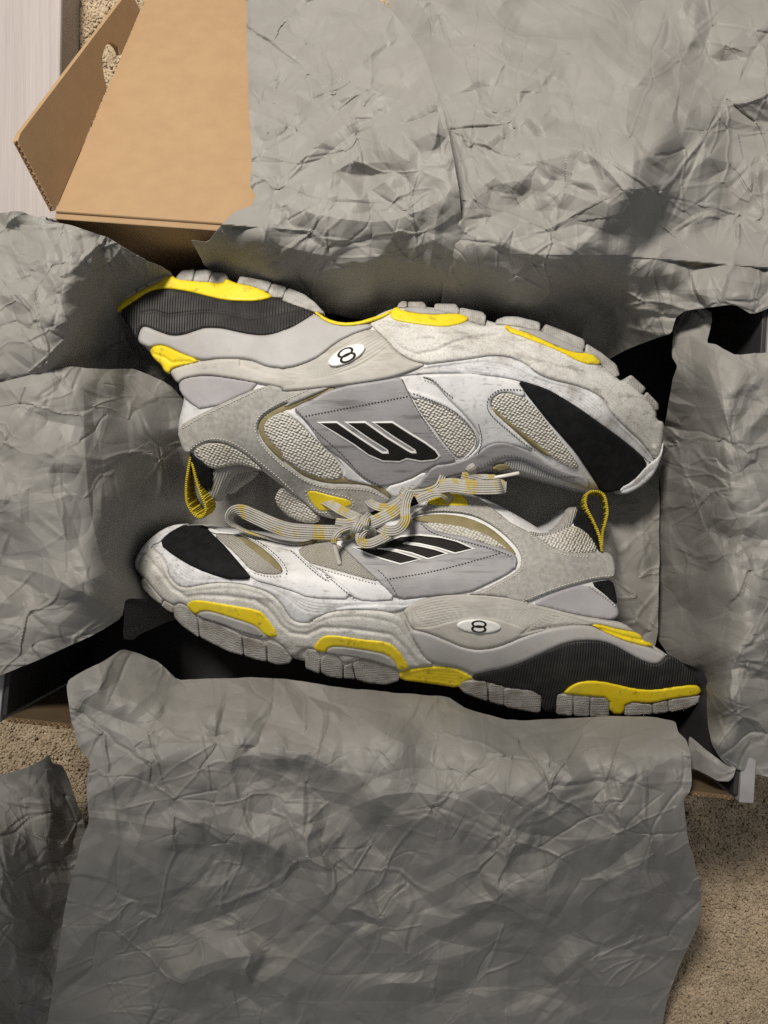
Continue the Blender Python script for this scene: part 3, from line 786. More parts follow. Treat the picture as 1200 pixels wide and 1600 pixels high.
# left end sheets
sheet('tissue_sheet',
      [(-70, 345), (-30, 338), (30, 329), (75, 345), (110, 352), (150, 365), (167, 370), (210, 397), (262, 422), (290, 450), (300, 560), (320, 650), (200, 640), (100, 625), (-70, 630)],
      [(-15, 340, .124), (30, 331, .126), (75, 346, .126), (120, 354, .125), (167, 371, .124), (210, 398, .114), (262, 422, .096), (-15, 460, .130), (-15, 620, .118), (60, 440, .130), (110, 440, .130), (118, 520, .124), (100, 590, .118), (150, 430, .112), (180, 480, .078), (190, 560, .062), (270, 480, .045), (280, 580, .035), (320, 650, .025), (150, 560, .082)],
      [([(60, 360), (75, 400), (65, 420), (90, 440), (125, 445)], 20, .006), ([(100, 350), (112, 380), (100, 435)], 14, .006), ([(0, 462), (60, 458)], 12, .003), ([(0, 520), (60, 545), (125, 560)], 20, .004), ([(90, 460), (110, 515), (128, 530)], 16, .005), ([(150, 372), (140, 420), (165, 440)], 20, .004), ([(165, 440), (190, 510), (200, 545)], 12, .004)],
      'crumpled grey tissue sheet over the end rim beside kraft lid corner', seed=73, ang=.3, s=2.0, amp=0.95, cells=0.8)
sheet('tissue_sheet',
      [(-70, 620), (-15, 602), (60, 583), (110, 573), (140, 575), (170, 577), (210, 577), (262, 598), (300, 640), (340, 760), (350, 880), (300, 930), (240, 935), (196, 936), (191, 965), (150, 990), (80, 1022), (0, 1056), (-70, 1080)],
      [(-15, 606, .128), (60, 585, .131), (112, 576, .128), (132, 600, .128), (133, 720, .127), (145, 820, .124), (170, 890, .119), (188, 950, .108), (-15, 720, .131), (-15, 900, .131), (-15, 1060, .128), (70, 800, .134), (60, 920, .131), (60, 1020, .126), (110, 1005, .117), (210, 580, .078), (195, 640, .098), (180, 720, .108), (185, 800, .103), (205, 880, .068), (262, 600, .070), (245, 680, .078), (225, 760, .076), (300, 760, .034), (250, 850, .034), (340, 850, .012), (300, 930, .014)],
      [([(130, 600), (132, 700), (140, 800), (160, 880), (186, 945)], 12, .0035), ([(25, 640), (60, 700), (125, 735)], 24, .004), ([(70, 730), (85, 790), (110, 860)], 20, .004), ([(0, 800), (40, 880), (60, 960)], 24, -.003), ([(95, 900), (125, 935)], 14, .003), ([(170, 580), (185, 620)], 10, .003), ([(215, 640), (255, 700), (270, 800)], 18, .004), ([(0, 612), (60, 600), (110, 580)], 10, .003)],
      'smooth grey tissue sheet folded over the end rim with its corner hanging inside', seed=87, ang=1.0, s=2.0, amp=0.7, cells=1.2, fine=1.0)
# lining on the floor of the box, between and under the shoes
sheet('tissue_sheet',
      [(192, 998), (195, 936), (222, 915), (240, 800), (300, 640), (400, 560), (700, 540), (930, 600), (1030, 720), (1030, 900), (1028, 1000), (1000, 1050), (900, 1010), (600, 990), (300, 950), (270, 969), (219, 990), (207, 1000)],
      [(192, 996, .040), (196, 938, .044), (222, 920, .040), (266, 965, .025), (300, 650, .012), (400, 600, .012), (700, 570, .012), (930, 620, .014), (1030, 720, .030), (1030, 900, .034), (1010, 1020, .024), (600, 980, .010), (300, 940, .012), (600, 780, .014), (860, 780, .022), (960, 860, .030), (400, 780, .016)],
      [([(945, 760), (970, 880), (1005, 990)], 24, .012), ([(930, 800), (940, 900)], 16, -.006), ([(1000, 740), (1008, 900)], 20, .008), ([(395, 720), (400, 820)], 14, .005), ([(425, 740), (430, 820)], 14, -.004)],
      'dark grey tissue sheet lining the box floor under and between both shoes', seed=95, ang=1.5, s=2.8, amp=0.52, cells=1.00, floor=.0062)
# front sheets
sheet('tissue_sheet',
      [(104, 1074), (108, 1062), (130, 1048), (160, 1034), (192, 1014), (216, 1020), (249, 1035), (277, 1063), (315, 1061), (400, 1059), (450, 1061), (525, 1074), (600, 1081), (700, 1089), (730, 1108), (800, 1127), (900, 1122), (960, 1119), (1025, 1121), (1055, 1127), (1060, 1145),
       (1072, 1155), (1080, 1180), (1080, 1235), (1067, 1250), (1075, 1310), (1095, 1380), (1095, 1435), (1065, 1500), (1045, 1550), (1020, 1680), (60, 1680), (87, 1516), (104, 1403), (124, 1324), (139, 1285), (135, 1221), (141, 1191), (123, 1167), (111, 1125)],
      [(192, 1016, .094), (106, 1075, .126), (120, 1150, .127), (140, 1200, .126), (230, 1040, .096), (277, 1064, .090), (450, 1063, .084), (600, 1083, .076), (720, 1107, .072), (820, 1130, .080), (900, 1124, .080), (1000, 1122, .086), (1055, 1130, .098), (1078, 1180, .122), (1078, 1235, .124),
       (200, 1110, .127), (320, 1110, .124), (450, 1120, .126), (600, 1140, .126), (720, 1160, .126), (850, 1175, .128), (960, 1180, .131), (200, 1180, .130), (450, 1190, .134), (700, 1220, .136), (950, 1240, .136), (140, 1290, .112), (450, 1270, .124), (700, 1300, .128), (1000, 1310, .118), (1075, 1310, .108),
       (104, 1403, .070), (400, 1400, .092), (700, 1420, .098), (1000, 1420, .080), (1095, 1410, .066), (75, 1615, .010), (400, 1615, .036), (700, 1615, .042), (1030, 1615, .010)],
      [([(150, 1130), (230, 1165), (280, 1160), (420, 1165), (500, 1185), (545, 1220)], 26, .006), ([(110, 1090), (200, 1130), (270, 1160)], 20, -.004), ([(330, 1290), (400, 1310), (480, 1360), (580, 1490)], 46, .011), ([(320, 1300), (430, 1395), (500, 1430), (580, 1490)], 36, -.007),
       ([(510, 1180), (540, 1260), (600, 1340), (700, 1440)], 36, -.006), ([(80, 1560), (200, 1480), (300, 1450), (420, 1400)], 40, -.008), ([(265, 1330), (272, 1280), (330, 1290)], 16, .005), ([(430, 1290), (460, 1262), (500, 1300)], 18, .006),
       ([(540, 1265), (620, 1235), (720, 1245), (780, 1290)], 26, .006), ([(720, 1240), (800, 1300), (900, 1310)], 30, -.005), ([(910, 1130), (915, 1200), (950, 1250)], 18, -.005), ([(945, 1250), (1000, 1200), (1040, 1210)], 16, .004), ([(1030, 1240), (1035, 1310), (1050, 1390)], 16, .005), ([(980, 1180), (960, 1220)], 14, .004),
       ([(700, 1440), (730, 1430), (820, 1395)], 24, .006), ([(640, 1450), (720, 1480), (900, 1500)], 40, -.007), ([(940, 1410), (1000, 1400), (1050, 1370)], 24, .004), ([(960, 1270), (970, 1340), (1020, 1400)], 20, .004), ([(200, 1560), (330, 1500), (430, 1490)], 40, .006), ([(560, 1120), (620, 1160), (680, 1175)], 20, .004), ([(800, 1130), (900, 1220), (950, 1260)], 20, .004),
       ([(340, 1150), (380, 1130), (420, 1160)], 12, .003), ([(160, 1240), (230, 1180), (260, 1200)], 14, .004), ([(600, 1590), (760, 1530), (900, 1570)], 40, -.007)],
      'large grey tissue sheet draped over the kraft front wall onto the carpet', seed=111, ang=.55, s=2.0, amp=1.0, cells=1.05, fine=1.1, foldk=1.0)
sheet('tissue_sheet',
      [(-70, 1225), (-15, 1214), (22, 1206), (42, 1200), (67, 1187), (77, 1179), (82, 1192), (98, 1195), (112, 1229), (132, 1288), (150, 1400), (120, 1680), (-70, 1680)],
      [(-15, 1214, .050), (40, 1202, .055), (77, 1182, .060), (98, 1200, .045), (130, 1290, .018), (0, 1320, .070), (50, 1300, .050), (90, 1300, .035), (-15, 1450, .072), (60, 1450, .025), (110, 1450, .006), (-15, 1610, .060), (60, 1610, .008), (120, 1610, .004)],
      [([(20, 1210), (45, 1260), (60, 1350)], 14, -.012), ([(70, 1190), (80, 1250), (75, 1340)], 16, .008), ([(30, 1215), (60, 1240), (78, 1262)], 10, .006), ([(0, 1290), (20, 1420), (28, 1560)], 20, .010), ([(100, 1260), (85, 1330)], 12, -.006)],
      'pleated grey tissue sheet standing on the carpet beside the large front sheet', seed=127, ang=1.4, s=2.2, amp=0.63, cells=0.70, floor=.001)

# ------------------------------------------------------------------ shoes
def ring(name, cx, cy, a, b, rot, wpx, H, m, parent, off):
    """a raised oval ring (emblem stroke), thicker on its flanks"""
    o1 = ellipse(cx, cy, a, b, rot, 36); n = len(o1)
    t = np.linspace(0, 2 * math.pi, n, endpoint=False)
    k = .55 + .45 * np.abs(np.cos(t))
    c = np.array([cx, cy]); d = (o1 - c); ln = np.linalg.norm(d, axis=1)[:, None]
    inn = o1 - d / ln * (wpx * k)[:, None]
    mid = (o1 + inn) / 2
    h = H(mid)
    R = [at(o1, h + off - .0006), at(o1, h + off + .00005), at(mid, h + off + .0001), at(inn, h + off + .00005), at(inn, h + off - .0006)]
    f = []
    for j in range(4):
        for i in range(n):
            i2 = (i + 1) % n; f.append((j * n + i, (j + 1) * n + i, (j + 1) * n + i2, j * n + i2))
    return link(name, np.vstack(R), f, m, parent)

def medallion(shoe, c, a, b, rot, H):
    md = slab('medallion', ellipse(*c, a, b, rot), H, M['logo_white'], shoe, off=.0026, bev=.0006, s=2.0, smooth=0, depth=.002)
    r = math.radians(rot + 90 if False else rot)
    ux = np.array([math.cos(r), math.sin(r)]); uy = np.array([-math.sin(r), math.cos(r)])
    for s_ in (-1, 1):
        p = np.array(c) + uy * s_ * b * .36
        q = ring('emblem_ring', p[0], p[1], b * 1.12, b * .55, rot, b * .34, H, M['logo_black'], shoe, .0028 + .0001 * s_)
        q.parent = md; q.location = (0, 0, 0)
        
def lugs(shoe, L, H, off=.0004, dep=.03):
    for p in L:
        slab('tread_lug', chaikin(p, 1, True, .10), H, M['lug'], shoe, off=off, bev=.0007, depth=dep, s=2.0, smooth=0)

def pull_loop(shoe, pts, w, lean, z0):
    """a loop of yellow webbing standing on edge: path in pixels with heights"""
    q = resample(catmull(np.array(pts, float), 8), .9, False)
    P = at(q[:, :2], q[:, 2]); n = len(P)
    low = at(q[:, :2] + np.array(lean)[None] * np.clip(np.sin(np.linspace(0, math.pi, n)), 0.15, 1)[:, None], q[:, 2] - w)
    L = np.r_[0, np.cumsum(np.linalg.norm(np.diff(P, axis=0), axis=1))]
    tg = np.gradient(P, axis=0); sd = np.cross(tg, [0, 0, 1.0]); sd /= np.linalg.norm(sd, axis=1)[:, None] + 1e-9
    wv = sd * (.00042 * np.sin(L / .0017 * 2 * math.pi))[:, None]
    P0 = P; P = P + wv; low = low + wv
    rows = 5
    V, uv = [], []
    for j in range(rows):
        t = j / (rows - 1); V.append(P * (1 - t) + low * t); uv.append(np.c_[L, np.full(n, t * w)])
    f = []
    for j in range(rows - 1):
        for i in range(n - 1): f.append((j * n + i, j * n + i + 1, (j + 1) * n + i + 1, (j + 1) * n + i))
    o = link('pull_loop', np.vstack(V), f, M['webbing'], shoe, uv=np.vstack(uv))
    so = o.modifiers.new('thickness', 'SOLIDIFY'); so.thickness = .0009; so.offset = 0
    # bound edge of the webbing
    e = sweep('webbing_edge', P0 + [0, 0, .0001], .0014, .0012, M['webbing'], shoe, n=2, ns=8)
    e.parent = o
    return o

def lace(shoe, tag_, pts, zs, wpx, twist=0.0, t=.0012, taper=0):
    p = np.array(z(tag_, *pts)) if tag_ else np.array(pts, float)
    return sweep('lace', at(p, np.array(zs)), wpx * PXM, t, M['lace'], shoe, twist=twist, ns=16, taper=taper)
def aglet(shoe, tag_, pts, zs, wpx):
    p = np.array(z(tag_, *pts))
    return sweep('aglet', at(p, np.array(zs)), wpx * PXM, wpx * PXM * .8, M['aglet'], shoe, ns=10, power=2)

# ---------------- shoe with its sole toward the lid
HU = TPS([(185, 483, .070), (240, 447, .074), (300, 438, .078), (420, 450, .083), (500, 495, .087), (620, 485, .090), (740, 500, .090), (850, 520, .088), (950, 570, .081), (1015, 635, .070), (1037, 690, .058), (1010, 745, .058), (960, 770, .060),
          (330, 490, .087), (400, 540, .094), (540, 560, .101), (700, 540, .101), (850, 580, .097), (950, 650, .086), (225, 530, .076), (260, 570, .080),
          (340, 610, .089), (290, 640, .082), (400, 650, .092), (570, 640, .098), (570, 700, .090), (600, 750, .078), (700, 670, .094), (840, 650, .092), (920, 690, .082), (890, 720, .078), (780, 715, .079), (860, 740, .070), (930, 765, .061),
          (283, 690, .077), (320, 720, .077), (350, 740, .070), (380, 735, .070), (450, 740, .079), (520, 790, .071), (465, 785, .062), (420, 700, .088), (690, 740, .080)], 2e-4, .010)
U = empty('sneaker', (.02, .06, .0062), 'worn grey sneaker lying on its side with its sole facing the kraft lid', 'sneaker', 'pair of worn grey sneakers')
slab('upper', [(288, 588), (289, 623), (276, 669), (286, 704), (299, 711), (312, 735), (335, 735), (352, 728), (385, 722), (410, 735), (440, 758), (470, 786), (500, 806), (545, 800), (600, 788), (640, 775), (690, 752), (740, 738), (790, 726), (850, 740), (900, 756),
      (928, 768), (945, 767), (975, 762), (1005, 748), (1028, 718), (1024, 680), (1005, 640), (930, 570), (800, 530), (650, 545), (500, 565), (380, 565), (310, 570)], HU, M['white_leather'], U, off=-.0012, bev=.006, s=4, bottom=.0085)
slab('midsole', [(186, 484), (200, 468), (240, 446), (310, 440), (360, 442), (420, 452), (460, 465), (494, 489), (530, 506), (575, 501), (605, 484), (640, 477), (700, 483), (770, 503), (830, 522), (900, 547), (955, 588), (995, 632), (1024, 665),
      (1036, 690), (1026, 716), (1010, 710), (960, 670), (880, 610), (800, 585), (700, 580), (600, 595), (500, 602), (400, 605), (330, 600), (285, 590), (265, 578), (217, 535), (221, 515)], HU, M['foam'], U, off=-.0016, bev=.004, s=4, bottom=.0085)
# tread
lugs(U, [z('A', (86, 292), (100, 243), (190, 188), (200, 214), (130, 258)), z('A', (196, 190), (240, 158), (260, 182), (205, 212)), z('A', (248, 156), (300, 115), (360, 82), (412, 112), (362, 134), (262, 180)),
         z('A', (426, 140), (432, 118), (460, 85), (537, 76), (522, 148)), z('A', (528, 150), (541, 84), (600, 78), (640, 86), (612, 154)), z('A', (615, 156), (640, 95), (716, 98), (730, 125), (700, 160)),
         z('A', (782, 160), (800, 116), (986, 150), (960, 212), (880, 180)), z('A', (963, 212), (988, 158), (1072, 180), (1048, 246), (990, 240)),
         [(441, 470), (445, 456), (452, 450), (476, 460), (493, 473), (508, 490), (493, 488), (462, 478)],
         z('B', (636, 178), (645, 156), (665, 142), (692, 146), (692, 182)), z('B', (697, 180), (697, 146), (780, 146), (797, 165), (797, 184)), z('B', (840, 192), (846, 156), (960, 158), (980, 186), (978, 215), (930, 212)), z('B', (980, 215), (984, 178), (1110, 202), (1128, 225), (1122, 280), (1040, 255)),
         z('C', (122, 236), (128, 208), (175, 192), (240, 192), (368, 224), (366, 276), (240, 246)), z('C', (384, 285), (394, 232), (500, 272), (612, 320), (614, 362), (600, 385), (500, 345)), z('C', (616, 390), (624, 342), (700, 388), (790, 460), (806, 515), (780, 530), (700, 455)),
         z('C', (830, 556), (868, 512), (952, 590), (930, 618), (905, 630)), z('C', (936, 640), (956, 606), (1018, 672), (1022, 702), (1002, 716), (985, 700))], HU, off=.0003)
Hu = HU
slab('heel_band', z('A', (76, 316), (85, 288), (130, 252), (200, 212), (265, 178), (345, 140), (362, 112), (412, 114), (428, 132), (520, 146), (610, 152), (700, 158), (716, 128), (750, 146), (785, 160), (880, 178), (960, 212), (994, 242), (900, 264), (800, 264), (700, 257), (600, 232), (500, 207), (400, 192), (330, 190), (260, 212), (180, 267), (95, 323)), HU, M['yellow'], U, off=.0009, bev=.0012, s=2.4, smooth=1)
slab('heel_foam', z('A', (95, 323), (180, 265), (260, 208), (330, 186), (500, 203), (600, 228), (700, 253), (800, 260), (900, 260), (1000, 240), (1045, 250)) + z('B', (0, 136), (100, 168), (190, 205), (120, 252), (60, 287), (0, 312)) + z('A', (1120, 402), (1000, 457), (900, 464), (800, 447), (700, 422), (600, 417), (540, 437), (470, 462), (400, 467), (330, 442), (240, 404), (215, 432), (200, 500), (150, 405)),
     HU, M['black_foam'], U, off=.0004, bev=.0012, s=2.6, smooth=1, grooves=[(z('A', (230, 330), (300, 320), (380, 345), (480, 332), (600, 320), (720, 330), (850, 362), (950, 350), (1050, 325), (1150, 312)), 1.6, .0008)])
flow_lo = z('A', (385, 655), (470, 628), (555, 612), (700, 590), (850, 596), (950, 642), (1050, 652), (1191, 612))
slab('cradle', z('A', (240, 402), (330, 440), (400, 465), (470, 460), (540, 435), (600, 415), (700, 420), (800, 445), (900, 462), (1000, 455), (1120, 400)) + z('B', (0, 310), (60, 285), (120, 250), (185, 207), (240, 250), (320, 276), (400, 274), (480, 266), (510, 288), (400, 322), (300, 372), (200, 457), (90, 502), (0, 517)) + z('A', (1050, 655), (950, 645), (850, 600), (700, 595), (560, 612), (440, 560), (380, 530), (330, 518), (290, 530), (270, 535), (203, 503), (215, 440)),
     HU, M['cradle'], U, off=.0012, bev=.0022, s=2.6, smooth=2)
slab('arch_band', z('B', (176, 200), (200, 205), (250, 240), (330, 262), (420, 258), (500, 232), (560, 215), (600, 188), (606, 205), (560, 232), (490, 256), (420, 274), (330, 280), (240, 256)), HU, M['yellow'], U, off=.0014, bev=.0008, s=2.0, smooth=1)
c1 = z('A', (800, 590),) + z('B', (-60, 520), (40, 518), (110, 508), (200, 478), (290, 400), (400, 335), (510, 296))
c2 = z('A', (800, 640),) + z('B', (-60, 560), (60, 578), (180, 575), (300, 545), (430, 500), (540, 430), (610, 375))
slab('flow_panel', z('A', (390, 662), (470, 632), (555, 614), (700, 592), (850, 598), (950, 644), (1050, 654)) + z('B', (0, 517), (90, 502), (200, 457), (300, 372), (400, 322), (505, 290), (570, 348), (640, 428), (720, 474), (810, 492), (700, 540), (570, 577), (450, 597), (300, 617), (130, 632), (0, 644)) + z('A', (1050, 768), (900, 743), (750, 713), (600, 693), (470, 712), (440, 745), (405, 700)),
     HU, M['flow'], U, off=.0013, bev=.0024, s=1.9, smooth=2, grooves=[(l, 1.2, .0009) for l in between(c1, c2, 9)])
medallion(U, z('B', (358, 440))[0], 112 / 3.529, 43 / 3.529, -26, HU)
slab('heel_insert', z('A', (276, 562), (288, 530), (330, 516), (380, 528), (440, 558), (560, 604), (540, 622), (450, 640), (402, 655), (386, 686), (358, 668), (343, 632), (308, 606)), HU, M['yellow'], U, off=.0016, bev=.0016, s=2.0, smooth=1, grooves=[(z('A', (300, 570), (360, 590), (400, 620), (520, 612)), 2.2, .0009)])
g1 = z('C', (0, 330), (100, 315), (180, 320), (260, 360), (340, 420), (450, 470), (560, 490), (660, 520), (760, 590), (850, 680), (920, 780), (990, 900))
g2 = z('B', (520, 275), (580, 322), (650, 400), (740, 440), (850, 420), (950, 372), (1050, 345), (1200, 330))
g3 = z('C', (0, 270), (150, 275), (300, 330), (450, 420), (600, 480), (720, 520), (820, 600), (930, 700), (1000, 790))
slab('forefoot_midsole', z('B', (482, 264), (560, 232), (602, 200), (640, 178), (690, 180), (840, 192), (980, 215), (1040, 252), (1122, 280)) + z('C', (122, 234), (240, 244), (368, 274), (500, 342), (616, 388), (700, 452), (790, 530), (806, 546), (850, 550), (930, 615), (1010, 712), (1006, 762), (1055, 777), (1046, 870), (1030, 950), (1000, 985), (930, 892), (850, 820), (760, 730), (730, 660), (660, 610), (550, 570), (430, 545), (350, 510), (280, 450), (190, 415), (100, 410), (0, 425)) + z('B', (1000, 470), (900, 482), (805, 494), (720, 476), (640, 430), (570, 350), (505, 292)),
     HU, M['foam'], U, off=.0012, bev=.0026, s=2.4, smooth=1, grooves=[(g1, 3.0, .0013), (g2, 3.2, .0014), (g3, 2.2, .0006)])
for tg, p in (('B', [(596, 216), (612, 184), (640, 174), (665, 196), (800, 216), (920, 211), (1000, 214), (1038, 240), (1000, 268), (900, 288), (800, 278), (650, 258), (608, 242)]),
              ('C', [(165, 250), (183, 237), (230, 262), (300, 282), (420, 337), (540, 387), (650, 396), (692, 428), (706, 457), (640, 459), (580, 444), (480, 389), (380, 349), (250, 299), (190, 279)])):
    slab('forefoot_insert', z(tg, *p), HU, M['yellow'], U, off=.0023, bev=.0013, s=2.0, smooth=1)
for tg, p in (('B', [(670, 198), (690, 172), (840, 186), (940, 212), (800, 217)]), ('C', [(232, 260), (350, 262), (500, 328), (612, 380), (600, 396), (540, 388), (420, 338), (300, 283)])):
    slab('insert_backing', z(tg, *p), HU, M['groove'], U, off=.0020, bev=.0006, s=2.2, smooth=1)
fu = z('B', (800, 494), (900, 482), (1000, 470)) + z('C', (0, 425), (100, 410), (190, 415), (280, 450), (350, 510), (430, 545), (550, 570), (660, 610), (730, 660), (760, 730), (850, 820), (930, 892), (1000, 985))
fd = z('B', (570, 578), (680, 552), (800, 540), (950, 535)) + z('C', (0, 512), (120, 517), (250, 543), (400, 593), (560, 683), (700, 783), (850, 893), (960, 990), (985, 1000))
slab('foxing', fu + fd[::-1], HU, M['foxing'], U, off=.0005, bev=.0009, s=1.9, smooth=1, grooves=[(l, 1.1, .0008) for l in between(fu, fd, 5, .35, .9)])
# upper panels
slab('heel_counter', z('A', (466, 708), (600, 690), (750, 710), (960, 742), (590, 910), (480, 832), (438, 760)), HU, M['counter'], U, off=.0000, bev=.0008, smooth=1)
slab('olive_edge', z('A', (1191, 792), (1100, 842), (955, 915), (900, 980), (918, 1055), (975, 1130), (1075, 1220)) + z('B', (0, 1015), (60, 1062), (130, 1114), (250, 1150), (400, 1150), (500, 1165), (590, 1235), (612, 1222), (560, 1165), (430, 1130), (300, 1110), (130, 1085), (40, 1035), (0, 1005)) + z('A', (1100, 1180), (1000, 1090), (945, 1000), (985, 940), (1100, 880)) + z('B', (10, 760), (150, 690), (300, 632), (295, 612), (200, 640)), HU, M['olive'], U, off=-.0006, bev=.0005, s=2.2, smooth=1)
slab('mesh_panel', offset_poly(z('A', (940, 1000), (975, 945), (1060, 900)) + z('B', (0, 752), (40, 770), (150, 880), (240, 970), (300, 1030), (332, 1090), (312, 1124), (240, 1118), (130, 1085), (0, 1000)) + z('A', (1080, 1170), (980, 1070)), 2.2), HU, M['knit'], U, off=.0000, bev=.0005, s=3, smooth=1)
slab('white_strip', z('B', (8, 752), (62, 738), (118, 810), (205, 915), (335, 1020), (400, 1080), (470, 1140), (560, 1170), (460, 1150), (335, 1122), (345, 1062), (322, 1020), (200, 915), (110, 820)), HU, M['white_leather'], U, off=.0004, bev=.0006, s=2.2, smooth=1)
slab('suede_overlay', z('A', (955, 742), (590, 905), (428, 1000), (470, 1132), (500, 1153), (530, 1112), (600, 1075), (700, 1085), (800, 1130), (900, 1210), (1000, 1290), (1100, 1385)) + z('B', (120, 1245), (190, 1318), (300, 1350), (420, 1330), (540, 1290), (602, 1240), (590, 1225), (500, 1170), (400, 1160), (250, 1160), (130, 1122), (60, 1072), (0, 1026)) + z('A', (1075, 1225), (970, 1135), (912, 1058), (895, 982), (950, 908), (1100, 838)) + z('B', (0, 735), (150, 672), (290, 610), (130, 634), (0, 646)) + z('A', (1050, 768)),
     HU, M['suede'], U, off=.0010, bev=.0010, s=2.6, smooth=1)
slab('logo_panel', z('B', (58, 738), (160, 690), (292, 618), (570, 577), (662, 558), (690, 625), (740, 730), (800, 820), (850, 900), (920, 980), (972, 1028), (860, 1042), (800, 1077), (700, 1132), (560, 1172), (470, 1142), (400, 1082), (340, 1022), (280, 982), (210, 922), (160, 842), (110, 782)), HU, M['grey_leather'], U, off=.0007, bev=.0007, s=2.6, smooth=1)
slab('eyelet_strip', z('B', (560, 1172), (700, 1132), (800, 1077), (790, 1130), (745, 1180), (660, 1210), (620, 1230)), HU, M['white_leather'], U, off=.0005, bev=.0006, s=2.4, smooth=1)
logoU = z('B', (212, 815), (303, 815), (430, 903), (520, 962), (556, 984), (592, 984), (586, 962), (480, 895), (365, 815), (460, 815), (580, 900), (690, 968), (716, 982), (745, 982), (738, 962), (620, 888), (515, 815), (610, 815), (700, 873), (790, 928), (845, 968), (866, 998), (845, 1015), (770, 1023), (690, 1008), (650, 1025), (560, 1022), (480, 988), (400, 930), (300, 868))
def logo(shoe, p, H, off, wid=2.7):
    o1 = slab('logo_outline', offset_poly(p, wid), H, M['logo_white'], shoe, off=off, bev=.0002, s=1.4, smooth=0, depth=.001)
    slab('logo', p, H, M['logo_black'], shoe, off=off + .0003, bev=.0003, s=1.8, smooth=0, depth=.0012)
logo(U, logoU, HU, .0012)
slab('mesh_panel', z('B', (728, 672), (770, 668), (850, 695), (945, 737), (1015, 797), (1066, 860), (1080, 920), (1044, 975), (990, 1014), (945, 988), (895, 923), (845, 853), (795, 793), (745, 722)), HU, M['knit'], U, off=.0000, bev=.0005, s=3, smooth=1)
slab('mesh_rim', z('B', (690, 625), (730, 640), (830, 668), (940, 718), (1030, 800), (1086, 880), (1088, 940), (1040, 990), (985, 1030), (1000, 1012), (1042, 972), (1072, 920), (1058, 862), (1010, 802), (940, 745), (850, 704), (770, 680), (725, 684)), HU, M['white_leather'], U, off=.0007, bev=.0007, s=2.0, smooth=1)
slab('forefoot_overlay', z('B', (760, 553), (900, 545), (1060, 540)) + z('C', (60, 520), (235, 545), (290, 615), (270, 640), (200, 610), (140, 612), (98, 650), (95, 695), (130, 735), (200, 800), (300, 890), (330, 930), (230, 905), (150, 888), (80, 903), (0, 965)) + z('B', (1000, 1022), (1050, 985), (1095, 930), (1092, 870), (1010, 765), (930, 690), (860, 612), (830, 577)), HU, M['white_leather'], U, off=.0006, bev=.0008, s=2.6, smooth=1)
slab('mesh_panel', z('C', (98, 690), (102, 648), (140, 616), (200, 612), (283, 636), (345, 700), (405, 780), (475, 870), (545, 960), (584, 1022), (560, 1040), (490, 1004), (400, 954), (300, 864), (200, 784), (130, 724)), HU, M['knit'], U, off=-.0001, bev=.0005, s=3, smooth=1)
slab('olive_edge', z('C', (98, 690), (128, 715), (200, 772), (300, 852), (400, 935), (440, 965), (395, 960), (300, 885), (200, 800), (115, 730)), HU, M['olive'], U, off=.0004, bev=.0005, s=2, smooth=1)
slab('toe_patch', z('C', (240, 542), (330, 565), (430, 602), (560, 684), (700, 784), (850, 894), (962, 992), (940, 1045), (880, 1104), (810, 1152), (715, 1166), (678, 1112), (618, 1022), (558, 932), (478, 842), (398, 752), (328, 662), (288, 612)), HU, M['black_cloth'], U, off=.0006, bev=.0007, s=3, smooth=1)
slab('toe_bumper', z('C', (803, 1138), (880, 1100), (950, 1020), (1000, 985), (1036, 945), (1050, 870), (1040, 960), (1010, 1040), (970, 1095), (900, 1148), (822, 1178)), HU, M['foxing'], U, off=.0010, bev=.0009, s=2, smooth=1, depth=.012, grooves=[(z('C', (820, 1155), (900, 1120), (985, 1040)), 1.2, .0006)])
slab('eyestay', z('B', (742, 1170), (780, 1118), (840, 1048), (920, 1043), (1000, 1018), (1060, 990)) + z('C', (0, 962), (80, 900), (150, 885), (230, 902), (330, 945), (420, 1012), (530, 1055), (625, 1080), (648, 1146), (560, 1112), (430, 1062), (330, 1012), (250, 977), (180, 972), (120, 992), (60, 1032), (0, 1042)) + z('B', (1010, 1092), (920, 1112), (860, 1155), (790, 1180)), HU, M['grey_leather'], U, off=.0013, bev=.0009, s=2.2, smooth=1)
slab('tongue_edge', z('C', (160, 985), (250, 975), (330, 1010), (430, 1060), (560, 1110), (646, 1146), (600, 1142), (400, 1092), (240, 1045), (170, 1030)), HU, M['rib_up'], U, off=-.0008, bev=.0008, s=2.2, smooth=1)
slab('olive_tab', z('C', (95, 1035), (140, 1003), (190, 1010), (205, 1035), (150, 1048)), HU, M['olive'], U, off=.0004, bev=.0005, s=1.8, smooth=1)
slab('collar_mesh', z('A', (525, 1130), (600, 1085), (690, 1082), (770, 1110), (850, 1165), (945, 1255), (860, 1230), (790, 1212), (720, 1222), (640, 1242), (575, 1195)), HU, M['knit'], U, off=.0000, bev=.0010, s=2.6, smooth=1)
slab('collar_lining', z('A', (628, 1240), (720, 1208), (800, 1203), (900, 1240), (840, 1250), (770, 1265), (722, 1310), (702, 1372), (645, 1440), (598, 1385), (630, 1345)), HU, M['rib'], U, off=-.0022, bev=.0030, s=2.4, smooth=1, depth=.016)
slab('inner_lining', z('A', (690, 1375), (722, 1300), (790, 1235), (905, 1242), (862, 1292), (800, 1332), (740, 1385)), HU, M['rib'], U, off=-.0120, bev=.0010, s=2.4, smooth=1, depth=.010)
slab('tab_backing', z('A', (510, 1140), (580, 1198), (642, 1238), (634, 1358), (590, 1348), (548, 1312), (518, 1190)), HU, M['black_cloth'], U, off=-.0008, bev=.0008, s=2.4, smooth=1, depth=.008)
slab('tongue', [(428, 783), (434, 766), (447, 758), (470, 776), (490, 797), (499, 808), (494, 818), (470, 816), (445, 804)], HU, M['knit'], U, off=-.0010, bev=.0030, s=2.2, smooth=1, depth=.012)
